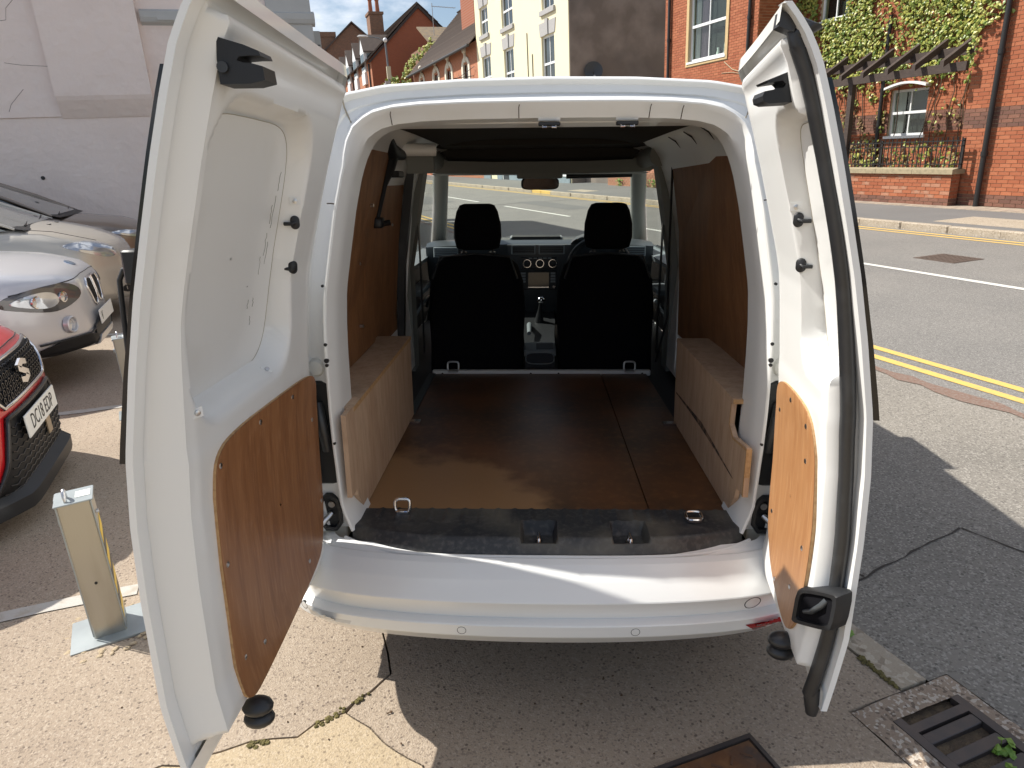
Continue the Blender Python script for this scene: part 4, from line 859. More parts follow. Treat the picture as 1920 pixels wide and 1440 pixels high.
# header swages: raised pad lines, sealer at the roof corner, joints across the pillar
MB().tube([(-.62+.0*i, 1.95, 1.77) for i in range(2)], .001, 4)
for s in (-1, 1):
    MB().tube([(s*.556, Yr(1.80)+.012, 1.800), (s*.553, Yr(1.775)+.035, 1.775), (s*.540, Yr(1.74)+.05, 1.742), (s*.512, Yr(1.705)+.028, 1.705)], .0022, 6).build('sealant_bead', seal_line, van, 60)
    MB().tube([(s*.600, Yr(1.42)+.048, 1.42), (s*.63, Yr(1.42)+.052, 1.42), (s*.665, Yr(1.42)+.045, 1.42)], .0018, 5).build('pillar_joint', MATS['dark joint'], van, 60)
    MB().tube([(s*.556, Yr(1.52)+.04, 1.52), (s*.576, Yr(1.52)-.001, 1.525), (s*.588, Yr(1.52)+.004, 1.525)], .0018, 5).build('pillar_joint', MATS['dark joint'], van, 60)
    # rubber buffer cone, black vent box, hinge pocket, cable gaiter
    MB().lathe((s*.652, 1.86, 1.075), (0, -1, 0), [(.030, -.02), (.028, .012), (.020, .03), (.012, .032)], 16).build('buffer_cone', mat('translucent white buffer', (.66, .66, .62), .5), van, 50)
    vb = MB().box((s*.612, 1.838, .715), (s*.702, 1.90, 1.035), .01).build('vent_box', black, van, 40)
    MB().tube([(s*.655, 1.835, .97), (s*.648, 1.82, .94), (s*.640, 1.815, .89), (s*.638, 1.83, .83)], .015, 10).build('cable_gaiter', rubber, vb, 60)
    hp = MB().loft([[(s*(.648+a*k), 1.842-d, .625+b*k) for a, b in smoothpoly([(-.028, -.05), (.028, -.05), (.028, .03), (.0, .055), (-.028, .03)], 1)] for k, d in ((1.25, 0), (1.2, .012), (.95, .014), (.9, -.02))], True, True).build('hinge_pocket', black, van, 40)
    MB().cyl((s*.640, 1.835, .655), (s*.640, 1.825, .655), .010, 12).tube([(s*.645, 1.838, .62), (s*.668, 1.81, .60), (s*.69, 1.79, .605)], .009, 8).build('door_check_arm', zinc, hp, 60)
    MB().box((s*.606, 1.848, .53), (s*.71, 1.90, .714), .004).build('lower_pillar', grime, van, 40)
    for z in (1.15, 1.105, 1.092): MB().cyl((s*.609, Yr(z)+.006, z), (s*.609, Yr(z)-.0005, z), .005 if z != 1.105 else .007, 8).build('pillar_hole', black, van)
    for z in (1.31, .86): MB().cyl((s*.607, Yr(z)+.006, z), (s*.607, Yr(z)-.0005, z), .004, 8).build('pillar_hole', black, van)
# ---------------------------------------------------------------- rear bumper
plan = [(0, 1.598), (.15, 1.599), (.3, 1.604), (.45, 1.616), (.56, 1.632), (.65, 1.656), (.71, 1.688), (.755, 1.735), (.79, 1.80), (.82, 1.90), (.845, 2.05), (.86, 2.3)]
bp = [(-x, y) for x, y in plan[::-1]]+plan[1:]
bp = [tuple(p) for p in smoothpoly([(x, y, 0) for x, y in bp], 2, False)]
bprof = [(.150, .556), (.146, .560), (.128, .553), (.120, .545), (.113, .545), (.104, .552), (.085, .544), (.050, .517), (.045, .512), (.012, .470), (.0105, .4665), (.029, .413), (.030, .4085), (.003, .4035), (0., .4005), (.004, .366), (.007, .361), (.045, .318), (.10, .296)]
rings = []
for d, z in bprof:
    rr = []
    for i, p in enumerate(bp):
        a = Vector(bp[max(i-1, 0)][:2]); b = Vector(bp[min(i+1, len(bp)-1)][:2]); t = (b-a).normalized(); nn = Vector((-t.y, t.x))
        k = min(1, (abs(p[0])/.75))**2; zz = z+(.022*k*(.56-z)/.24)
        rr.append((p[0]+nn.x*d, p[1]+nn.y*d, zz))
    rings.append(rr)
bump = MB().loft(rings, False).build('rear_bumper', white, van, 9)
bvh_b = BVHTree.FromObject(bump, bpy.context.evaluated_depsgraph_get())
def onbump(x, z):
    hit = bvh_b.ray_cast(Vector((x, 0, z)), Vector((0, 1, 0))); return hit[0], hit[1]
for x, z, r, nm in ((-.70, .405, .0115, 'parking_sensor'), (-.235, .384, .0115, 'parking_sensor'), (.245, .384, .0115, 'parking_sensor'), (.575, .445, .022, 'towing_eye_cover')):
    p, nn = onbump(x, z)
    if nn.y > 0: nn = -nn
    o_ = MB().lathe(p-nn*.006, nn, [(r*.98, 0), (r*.98, .0055), (r*.9, .0065), (.0005, .0068)], 28).build(nm, white, bump, 40)
    MB().lathe(p-nn*.006, nn, [(r*1.0, 0), (r*1.0, .0063), (r*1.11, .0063), (r*1.11, 0)], 28).build('gap_ring', black, o_)
refl = mat('red reflector', (.30, .008, .012), .2, coat=.6, var=(120, .4, (.18, .004, .008)))
def bumppatch(pts, nm, m_, off):
    p3 = []
    for x, z in pts:
        p, nn = onbump(x, z)
        p3.append((p.x, p.y-off, p.z))
    return MB().prism(p3, (0, .012, 0)).build(nm, m_, bump)
RP = [(0.5412, 1.6, 0.414), (0.5626, 1.6, 0.399), (0.6023, 1.6, 0.4047), (0.6446, 1.6, 0.412), (0.6425, 1.6, 0.4322), (0.5861, 1.6, 0.4247)]
SP = [(-0.6653, 1.6, 0.4429), (-0.6423, 1.6, 0.4175), (-0.5956, 1.6, 0.4043), (-0.5466, 1.6, 0.4015), (-0.5397, 1.6, 0.4137), (-0.597, 1.6, 0.4232)]
def eyepatch(pts, nm, m_, lift):
    o_ = Vector((-.036, 0, 1.57)); P_ = [Vector(p) for p in pts]; q = []
    for a, b in zip(P_, P_[1:]+P_[:1]): q += [a.lerp(b, k/5) for k in range(5)]
    c = sum(q, Vector())/len(q); rg = []
    for k, lf in ((1, -.004), (1, lift), (.8, lift*1.2), (.55, lift*1.3), (.3, lift*1.3), (.03, lift*1.3)):
        r_ = []
        for v in q:
            d = ((c+(v-c)*k)-o_).normalized(); h = bvh_b.ray_cast(o_, d); r_.append((h[0] if h[0] is not None else c+(v-c)*k+Vector((0, .02, 0)))-d*lf)
        rg.append(r_)
    return MB().loft(rg, True, False).build(nm, m_, bump, 40)
eyepatch(RP, 'red_reflector', refl, .003); eyepatch(SP, 'reflector_slot', mat('slot plastic', (.62, .62, .61), .5), .0004)
MB().box((-.80, 1.9, .30), (.80, 2.6, .50)).build('underbody', black, van)
# ---------------------------------------------------------------- rear doors
def dlean(z): return lerp(z, [.4, .5, .62, .85, 1.0, 1.13, 1.28, 1.4, 1.5, 1.61, 1.7, 1.77, 1.82, 1.86], [.03, .015, 0, 0, .006, .020, .050, .078, .106, .138, .167, .192, .220, .255])
def rdoor(side, X0, toe, umax, win, label):
    """hinged door standing open; u runs from hinge to free edge, depth w from outer skin to inner face."""
    def P(u, w, z): return (side*(X0-toe*u-w*lerp(z, [1.1, 1.35], [1, .66])-dlean(z)), 1.80-u, z)
    zb = lambda u: .482+.02*(1-sstep(0, .15, u))
    zt = lambda u: 1.790+.045*sstep(-.03, .06, u)+.012*u/.7
    root = None
    TH = .085 if side < 0 else .078
    wc, hh, hr, wr = win      # recess centre (u, z), half sizes, corner radius
    def inner(u, v):
        uu = u*umax; z0 = zb(uu); z1 = zt(uu); z = z0+(z1-z0)*v
        de = min(uu+.004, umax-uu, z-z0+.004, z1-z)
        w = .010+TH*.82*sstep(.022, .042, de)+TH*.06*sstep(.042, .075, de)
        top = sstep(1.70, 1.83, z); w -= .035*top*sstep(.03, .08, de)
        qx = abs(uu-wc[0]-.02*(z-1.42))-(hh[0]-hr); qz = abs(z-wc[1])-(hh[1]-hr)
        sd_ = math.hypot(max(qx, 0), max(qz, 0))+min(max(qx, qz), 0)-hr
        tw = .016+.05*sstep(1.26, 1.14, z)
        w -= (w-.006)*sstep(0, -tw, sd_)
        # long pressed swage beside the recess on the hinge side
        return P(uu, w, z)
    nu = 110 if side < 0 else 80
    inn = MB().grid(inner, nu, 150).build('rear_door', white_in, van, 60)
    if label: inn['label'] = label
    # flat pressed panel at the bottom of the recess with its sealer line
    po = []
    for i in range(72):
        a = 2*math.pi*i/72; e = .42; cx_ = math.copysign(abs(math.cos(a))**e, math.cos(a)); cz_ = math.copysign(abs(math.sin(a))**e, math.sin(a))
        z = wc[1]+cz_*(hh[1]-.022)+(.012 if cz_ < 0 else 0); uu = wc[0]+.02*(z-1.42)+cx_*(hh[0]-.018); po.append((uu, z))
    ctr = (sum(p[0] for p in po)/72, sum(p[1] for p in po)/72)
    rp_ = [[P(ctr[0]+(u_-ctr[0])*k, .016, ctr[1]+(z_-ctr[1])*k) for u_, z_ in po] for k in (1, .85, .7, .5, .3, .1, .01)]
    MB().loft([[P(u_, .004, z_) for u_, z_ in po]]+rp_, True, False).build('recess_panel', white_in, inn, 40)
    MB().tube([P(u_, .0163, z_) for u_, z_ in po+[po[0]]], .0008, 5, False).build('sealer_line', seal_line, inn, 60)
    # outer skin with hemmed edge
    def skin(u, v):
        uu = -.012+(umax+.024)*u; z0 = zb(uu)-.035*sstep(.1, .35, uu)-.012; z1 = zt(uu)+.012; z = z0+(z1-z0)*v
        return P(uu, -.002-.004*math.sin(math.pi*min(1, max(0, u))), z)
    sk = MB().grid(skin, 24, 60)
    n_ = 60
    hem = [skin(1, j/n_) for j in range(n_+1)]
    sk.loft([hem, [(side*(abs(p[0])-.012), p[1]+.001, p[2]) for p in hem], [(side*(abs(p[0])-.013), p[1]+.03, p[2]) for p in hem]], False)
    hb_ = [skin(j/24, 0) for j in range(25)]; sk.loft([hb_, [(side*(abs(p[0])-.014), p[1], p[2]+.002) for p in hb_], [(side*(abs(p[0])-.014), p[1], p[2]+.05) for p in hb_]], False)
    ht = [skin(j/24, 1) for j in range(25)]; sk.loft([ht, [(side*(abs(p[0])-.016), p[1], p[2]-.004) for p in ht], [(side*(abs(p[0])-.018), p[1], p[2]-.03) for p in ht]], False)
    sk.build('door_skin', white, inn, 50)
    # black blanked window glued on the outside
    bw = MB()
    def bwin(w_): return [P(uu, w_, z) for uu, z in [(umax+.004, z_) for z_ in [1.12+(1.74-1.12)*i/16 for i in range(17)]]+[(.06, z_) for z_ in [1.74-(1.74-1.12)*i/16 for i in range(17)]]]
    bw.loft([bwin(-.004), bwin(-.018)], True, True); bw.build('outer_window', mat('gloss black glass', (.008, .008, .009), .06), inn)
    return inn, P
dl_, PL = rdoor(-1, .740, 0.0, .752, ((.443, 1.425), (.252, .290), .11, .03), 'wide left rear door standing open, inner side in shade')
dr_, PR = rdoor(1, .711, .13, .525, ((.40, 1.43), (.115, .27), .075, .03), 'narrow right rear door standing open, inner side in sun')
def plyboard(P, pts, w, m_, door, side):
    p = smoothpoly([(1.80-y, z, 0) for y, z in pts], 2)
    cu_, cz_ = sum(q[0] for q in p)/len(p), sum(q[1] for q in p)/len(p)
    def rg(k, ww): return [P(cu_+(u-cu_)*k, ww, cz_+(z-cz_)*k) for u, z, _ in p]
    bd = MB().loft([rg(1, w-.002), rg(1, w+.0085), rg(.994, w+.009), rg(.85, w+.009), rg(.7, w+.009), rg(.5, w+.009), rg(.3, w+.009), rg(.1, w+.009), rg(.01, w+.009)], True, False).build('plywood_panel', m_, door, 30)
    MB().loft([rg(1.002, w+.0002), rg(1.002, w+.0072)], True).build('panel_edge', ply_edge, door)
    return bd
lpl = [(1.70, 1.088), (1.775, 1.07), (1.79, 1.0), (1.787, .80), (1.778, .66), (1.74, .585), (1.66, .548), (1.25, .513), (1.175, .518), (1.157, .57), (1.163, .80), (1.163, 1.03), (1.18, 1.085), (1.26, 1.102), (1.5, 1.096)]
rpl = [(1.66, 1.090), (1.73, 1.06), (1.742, .98), (1.738, .86), (1.728, .70), (1.70, .63), (1.62, .580), (1.46, .545), (1.39, .55), (1.355, .60), (1.335, .72), (1.332, .84), (1.345, .96), (1.365, 1.04), (1.41, 1.088), (1.52, 1.096)]
pl_ = plyboard(PL, lpl, .0835, ply_door, dl_, -1); pr_ = plyboard(PR, rpl, .0765, ply_door_sunlit, dr_, 1)
def screws(P, pts, w, door):
    for y, z in pts:
        c = Vector(P(1.80-y, w, z)); n_ = (Vector(P(1.80-y, w+.01, z))-c).normalized()
        MB().lathe(c-n_*.001, n_, [(.0065, 0), (.0062, .0018), (.004, .003), (.001, .0026)], 10).build('screw', zinc, door, 40)
screws(PL, [(1.588, 1.068), (1.382, 1.075), (1.738, .955), (1.184, 1.057), (1.18, .845), (1.613, .592), (1.287, .582), (1.197, .612), (1.764, .699)], .0925, dl_)
screws(PR, [(1.569, 1.067), (1.689, 1.002), (1.425, 1.052), (1.421, .971), (1.684, .714), (1.384, .774), (1.441, .637), (1.565, .58)], .0855, dr_)
# pegs, brackets, stops, latches: seated on the pressed metal by ray casts
EYE = Vector((-.036, 0, 1.57))
def seat_on(door, q):
    b = BVHTree.FromObject(door, bpy.context.evaluated_depsgraph_get()); d = (Vector(q)-EYE).normalized(); h = b.ray_cast(EYE, d)
    n_ = h[1] if h[1].dot(d) < 0 else -h[1]
    return h[0], (n_*.6-d*.4).normalized()
def pegs(door, spots, sd_):
    for q in spots:
        c, n_ = seat_on(door, q); a_ = Vector((0, 0, 1)).cross(n_).normalized(); b_ = n_.cross(a_)
        pg_ = MB().loft([[c+n_*h+a_*(a*k)+b_*(b*k) for a, b in [(.0105*math.cos(t), .0105*math.sin(t)+.005*math.copysign(1, math.sin(t))) for t in [2*math.pi*(i+.5)/20 for i in range(20)]]] for h, k in ((-.006, 1), (.004, 1), (.006, .85))], True, True).build('latch_guide', black, door, 50)
        MB().tube([c+n_*.003, c+n_*.012+Vector((sd_*.006, 0, -.002)), c+n_*.010+Vector((sd_*.026, 0, -.002))], .0045, 8).build('guide_pin', black, pg_, 60)
def clips(door, spots):
    for q in spots:
        c, n_ = seat_on(door, q); a_ = Vector((0, 0, 1)).cross(n_).normalized(); b_ = n_.cross(a_)
        MB().prism([c+a_*x+b_*y-n_*.002 for x, y in ((-.012, -.009), (.012, -.009), (.012, .009), (-.012, .009))], n_*.004).build('clip_plate', white_in, door)
        MB().lathe(c+n_*.002, n_, [(.0055, 0), (.0055, .003), (.002, .004)], 12).build('clip_rivet', zinc, door, 40)
pegs(dl_, [(-0.5897, 1.6, 1.4893), (-0.6052, 1.6, 1.3861)], -1); pegs(dr_, [(0.5657, 1.6, 1.4868), (0.583, 1.6, 1.3846)], 1)
clips(dl_, [(-0.5849, 1.6, 1.5372), (-0.6962, 1.6, 1.135), (-0.8894, 1.6, 1.0217)]); clips(dr_, [(0.5579, 1.6, 1.515)])
def latch(door, poly_xz, y0, th):
    MB().prism([(x, y0, z) for x, z in poly_xz], (0, th, 0)).build('lock_block', black, door, 30)
LL = [(-0.5018, 1.7822), (-0.4635, 1.771), (-0.4415, 1.7621), (-0.4391, 1.7556), (-0.455, 1.7559), (-0.4719, 1.7547), (-0.4757, 1.7497), (-0.4665, 1.7467), (-0.4546, 1.7458), (-0.4375, 1.7412), (-0.4357, 1.7222), (-0.458, 1.7174), (-0.5041, 1.7173), (-0.505, 1.7522)]
LR = [(0.4327, 1.7634), (0.3811, 1.7439), (0.3842, 1.7404), (0.4103, 1.7436), (0.4166, 1.7382), (0.4134, 1.7321), (0.3799, 1.7263), (0.3769, 1.7183), (0.3796, 1.7094), (0.3895, 1.7057), (0.4406, 1.7078)]
latch(dl_, LL, 1.085, .05); latch(dr_, LR, 1.33, .06)
MB().cyl((LL[0][0]+.004, 1.087, LL[0][1]-.042), (LL[0][0]+.006, 1.079, LL[0][1]-.042), .008, 14).build('lock_cap', rubber, dl_, 50)
for d, P, y, z, w in ((dl_, PL, 1.19, .475, .08), (dr_, PR, 1.40, .50, .075)):
    c = Vector(P(1.80-y, w, z)); s = -1 if d is dl_ else 1
    for q in (.018, -.012): MB().ball(c+Vector((-s*.010, .0, q)), (.034, .028, .019), 14, 8).build('door_stop', rubber, d, 60)
# white fairing corner at the foot of the left door
# right door: seal along the free edge, dark handle pocket
sp = []
for i in range(31):
    z = .45+(1.79-.45)*i/30; u = .500+.008*math.sin(i*.9)*.3; sp.append(PR(u, .028+.004*math.sin(z*7), z))
sl_ = MB(); rg = []
for p in sp: rg.append([(p[0]-.014*math.cos(a)-.004, p[1]-.019*math.sin(a), p[2]) for a in [2*math.pi*k/12 for k in range(12)]])
sl_.loft(rg, True, True).build('door_seal', rubber, dr_, 60)
tp = [PR(u, .030, 1.795) for u in (.52, .49, .46)]
MB().tube([sp[-1], tuple(Vector(sp[-1])+Vector((-.012, 0, .022))), (.437, 1.29, 1.822), (.415, 1.30, 1.828), (.395, 1.30, 1.832)], [.017, .018, .018, .014, .013], 10).build('seal_end', rubber, dr_, 60)
MB().prism([(.380, 1.28, 1.845), (.378, 1.28, 1.822), (.404, 1.28, 1.812), (.410, 1.28, 1.832)], (0, .03, 0)).build('seal_block', rubber, dr_)
MB().tube([PR(.50, .026, .47), PR(.505, .022, .44), PR(.512, .018, .405)], [.018, .02, .012], 10).build('seal_foot', rubber, dr_, 60)
# moulded handle pocket wrapped round the free end of the door
h0 = Vector((.562, 1.345, .656)); hu = Vector((.037, -.109, .0545)); hv = Vector((.004, 0, .088)); hn_ = Vector((-.88, -.46, 0)).normalized()
def hring(k, w): return [h0+hu*(.5+q[0]*k)+hv*(q[1]*k)+hn_*w for q in smoothpoly([(-.5, -.3, 0), (-.5, -.45, 0), (-.35, -.5, 0), (.4, -.5, 0), (.5, -.4, 0), (.5, .4, 0), (.38, .5, 0), (-.38, .5, 0), (-.5, .38, 0)], 1)]
hd = MB().loft([hring(1.06, -.03), hring(1.06, .008), hring(1.0, .014), hring(.82, .013), hring(.78, .004)], True, False).build('door_handle', black, dr_, 50)
MB().loft([hring(.77, .0065), hring(.70, -.02), hring(.1, -.022)], True, True).build('handle_well', fabric, hd, 50)
MB().tube([h0+hu*.22-hv*.16+hn_*.004, h0+hu*.45-hv*.08+hn_*.012, h0+hu*.66+hv*.14+hn_*.012, h0+hu*.70+hv*.26+hn_*.004], [.005, .006, .007, .007], 8).build('release_lever', dashm, hd, 60)
# left door: grab handle wire outside, wiper
wp = MB().tube([(-.690, 1.09, 1.445), (-.703, 1.09, 1.442), (-.712, 1.09, 1.425), (-.716, 1.09, 1.36), (-.720, 1.09, 1.27), (-.735, 1.09, 1.14)], .0045, 8).build('wiper_arm', black, dl_, 60)
MB().box((-.694, 1.07, 1.42), (-.660, 1.11, 1.475), .005).build('wiper_boss', black, wp, 40)
# scratches on the shaded inner panel
scr = mat('grey scratch', (.30, .29, .27), .7)
for y, z0, z1 in ((1.50, 1.31, 1.33), (1.53, 1.42, 1.47), (1.535, 1.49, 1.53), (1.545, 1.40, 1.45), (1.548, 1.48, 1.55), (1.515, 1.38, 1.42), (1.555, 1.56, 1.60), (1.47, 1.33, 1.31), (1.49, 1.27, 1.29), (1.46, 1.36, 1.362)):
    p = []
    for i in range(7): z = z0+(z1-z0)*i/6; p.append(tuple(Vector(PL(1.80-y+random.uniform(-.0035, .0035), .0168, z))))
    MB().tube(p, .0006, 4).build('scratch', scr, dl_)
# ---------------------------------------------------------------- seats
def rrect(cx, cz, w, h, e, n=32): return [(cx+w/2*math.copysign(abs(math.cos(a))**e, math.cos(a)), cz+h/2*math.copysign(abs(math.sin(a))**e, math.sin(a))) for a in [2*math.pi*i/n for i in range(n)]]
for cx, cz in ((-.352, .9), (.362, .9)):
    s = MB()
    secs = [(.46, .42, .545, .05), (.55, .52, .558, .06), (.72, .52, .60, .075), (.90, .54, .625, .085), (1.05, .52, .64, .085), (1.14, .46, .655, .075), (1.19, .36, .665, .05), (1.205, .22, .67, .02)]
    rr = []
    for z, w, y, d in secs:
        y = 3.62+(z-.5)*.16
        rr.append([(cx+w/2*math.copysign(abs(math.cos(a))**.45, math.cos(a)), y+d+d*math.copysign(abs(math.sin(a))**.6, math.sin(a)), z) for a in [2*math.pi*i/28 for i in range(28)]])
    seat = s.loft(rr, True, True).build('seat', fabric, van, 60)
    MB().box((cx-.24, 3.75, .52), (cx+.24, 4.28, .72), .06).build('seat_cushion', fabric, seat, 60)
    hr_ = []
    for z, w, d in ((1.225, .17, .03), (1.235, .235, .05), (1.29, .262, .06), (1.36, .258, .06), (1.43, .225, .055), (1.462, .19, .04), (1.47, .14, .02)):
        hr_.append([(cx+.01+w/2*math.copysign(abs(math.cos(a))**.5, math.cos(a)), 3.80+d*math.copysign(abs(math.sin(a))**.6, math.sin(a)), z) for a in [2*math.pi*i/28 for i in range(28)]])
    hdr = MB().loft(hr_, True, True).build('headrest', fabric, seat, 60)
    for q in (-.07, .09): MB().cyl((cx+q, 3.80, 1.19), (cx+q, 3.80, 1.24), .008, 8).box((cx+q-.016, 3.785, 1.195), (cx+q+.016, 3.815, 1.212)).build('headrest_post', dashm, hdr, 40)
    MB().tube([(cx-.23, 3.67, 1.08), (cx-.19, 3.70, 1.195), (cx, 3.70, 1.212), (cx+.19, 3.70, 1.195), (cx+.23, 3.67, 1.08)], .006, 6).build('seat_piping', dashm, seat, 60)
    MB().box((cx-.22, 3.66, .565), (cx+.22, 3.70, .60)).box((cx-.23, 3.7, .50), (cx-.19, 4.3, .55)).box((cx+.19, 3.7, .50), (cx+.23, 4.3, .55)).build('seat_runner', black, seat)
# ---------------------------------------------------------------- dashboard
dsh = MB().loft([[(x, y, z-(.015*(abs(x)/.7)**3)) for x in [-.72+.08*i for i in range(19)]] for y, z in ((5.1, 1.16), (4.75, 1.215), (4.42, 1.225), (4.36, 1.205), (4.36, 1.17), (4.42, 1.02), (4.55, .78), (4.7, .62))], False).build('dashboard', dashm, van, 50)
MB().box((-.19, 4.50, 1.222), (.155, 4.66, 1.240), .008).build('storage_tray_rim', dash2, dsh, 40); MB().box((-.175, 4.488, 1.228), (.14, 4.65, 1.242)).build('storage_tray', black, dsh)
cc = MB().loft([[(-w, y, z), (w, y, z), (w, y+.1, z), (-w, y+.1, z)] for w, y, z in ((.20, 4.30, 1.205), (.195, 4.30, 1.15), (.165, 4.31, 1.09), (.145, 4.33, .98), (.135, 4.36, .86), (.13, 4.40, .75))], True, True).build('centre_stack', dashm, dsh, 30)
for x0, x1 in ((-.165, -.03), (.005, .15)):
    vt = MB().box((x0-.008, 4.286, 1.148), (x1+.008, 4.302, 1.206), .004).build('air_vent', dash2, dsh, 40)
    MB().box((x0, 4.284, 1.155), (x1, 4.2875, 1.199)).build('vent_mouth', black, vt)
    for i in range(4): MB().box((x0+.003, 4.280, 1.160+i*.0105), (x1-.003, 4.2845, 1.1625+i*.0105)).build('vent_slat', dashm, vt)
for x0, x1 in ((-.66, -.52), (.52, .66)):
    vt = MB().box((x0-.008, 4.33, 1.128), (x1+.008, 4.345, 1.192), .004).build('air_vent', dash2, dsh, 40)
    for i in range(4): MB().box((x0, 4.326, 1.138+i*.012), (x1, 4.331, 1.1415+i*.012)).build('vent_slat', black, vt)
MB().box((-.115, 4.29, 1.06), (.115, 4.305, 1.13), .006).build('heater_panel', black, cc, 40)
for x in (-.075, .005, .085):
    k_ = MB().lathe((x, 4.29, 1.092), (0, -1, 0), [(.024, 0), (.022, .012), (.012, .016)], 20).build('heater_knob', black, cc, 40)
    MB().lathe((x, 4.288, 1.092), (0, -1, 0), [(.0255, -.003), (.0255, .006), (.023, .006), (.023, -.003)], 20).build('knob_ring', chrome, k_, 40)
for i in range(5): MB().box((-.065+i*.03, 4.286, 1.122), (-.043+i*.03, 4.29, 1.128)).build('heater_button', dash2, cc)
rd = MB().box((-.125, 4.298, .925), (.115, 4.315, 1.045), .006).build('radio', black, cc, 40)
MB().box((-.068, 4.295, .945), (.062, 4.299, 1.035)).build('radio_screen', screen, rd)
MB().box((-.068, 4.293, .940), (.062, 4.299, .9445)).build('screen_edge', chrome, rd)
for sx in (-.1, .088):
    for i in range(4): MB().box((sx-.015, 4.294, .972+i*.017), (sx+.015, 4.299, .984+i*.017)).build('radio_button', dash2, rd)
for x in (-.105, .095): MB().lathe((x, 4.298, .945), (0, -1, 0), [(.009, 0), (.008, .01)], 12).build('radio_knob', chrome, rd, 40)
con = MB().loft([[(-w, y, .52), (w, y, .52), (w, y, z), (-w, y, z)] for w, y, z in ((.10, 4.45, .78), (.10, 4.2, .74), (.09, 4.0, .70), (.085, 3.70, .685), (.08, 3.62, .66))], True, True).build('centre_console', black, van, 40)
gl_ = MB().tube([(0, 4.2, .74), (.005, 4.18, .82), (.01, 4.16, .865)], [.03, .012, .01], 12).build('gear_lever', black, con, 60); MB().ball((.012, 4.155, .885), (.026, .026, .022)).build('gear_knob', chrome, gl_, 60)
MB().tube([(-.06, 4.12, .73), (-.06, 4.0, .76), (-.06, 3.85, .74)], [.014, .016, .012], 10).build('handbrake', dash2, con, 60)
cu_ = MB().box((-.088, 3.60, .655), (.088, 3.80, .70), .015).build('cup_holder', dash2, con, 40); MB().box((-.02, 3.62, .698), (.075, 3.76, .7025)).build('cup_well', black, cu_)
MB().prism([(x, 3.598, z) for x, z in rrect(0, .655, .15, .058, .6, 24)], (0, .006, 0)).build('rear_ashtray', screen, cu_); MB().tube([(x, 3.596, z) for x, z in rrect(0, .655, .156, .064, .6, 24)+[rrect(0, .655, .156, .064, .6, 24)[0]]], .003, 6, False).build('ashtray_rim', dash2, cu_, 60)
# steering wheel
cw = Vector((.362, 4.10, 1.075)); ax = Vector((0, -1, .42)).normalized(); e1 = Vector((1, 0, 0)); e2 = ax.cross(e1).normalized()
sw = MB().tube([cw+e1*.19*math.cos(a)+e2*.19*math.sin(a) for a in [2*math.pi*i/40 for i in range(41)]], .015, 10, False).build('steering_wheel', black, van, 60)
MB().lathe(cw-ax*.03, ax, [(.075, 0), (.07, .03), (.03, .04)], 20).build('airbag_cover', dashm, sw, 50)
for a in (0, math.pi, -math.pi/2): MB().tube([cw-ax*.01, cw+e1*.18*math.cos(a)+e2*.18*math.sin(a)], [.025, .015], 8).build('spoke', dash2, sw, 60)
MB().loft([[(.362+w*math.cos(a), y, 1.19+h*math.sin(a)) for a in [math.pi*i/12 for i in range(13)]] for w, h, y in ((.17, .075, 4.33), (.17, .085, 4.40), (.14, .06, 4.6))], False).build('instrument_cowl', dashm, dsh, 50)
for x in (.28, .445): MB().lathe((x, 4.42, 1.19), (0, -1, .2), [(.05, 0), (.052, .006), (.046, .006), (.045, .002), (.002, .002)], 24).build('gauge', dash2, dsh, 40)
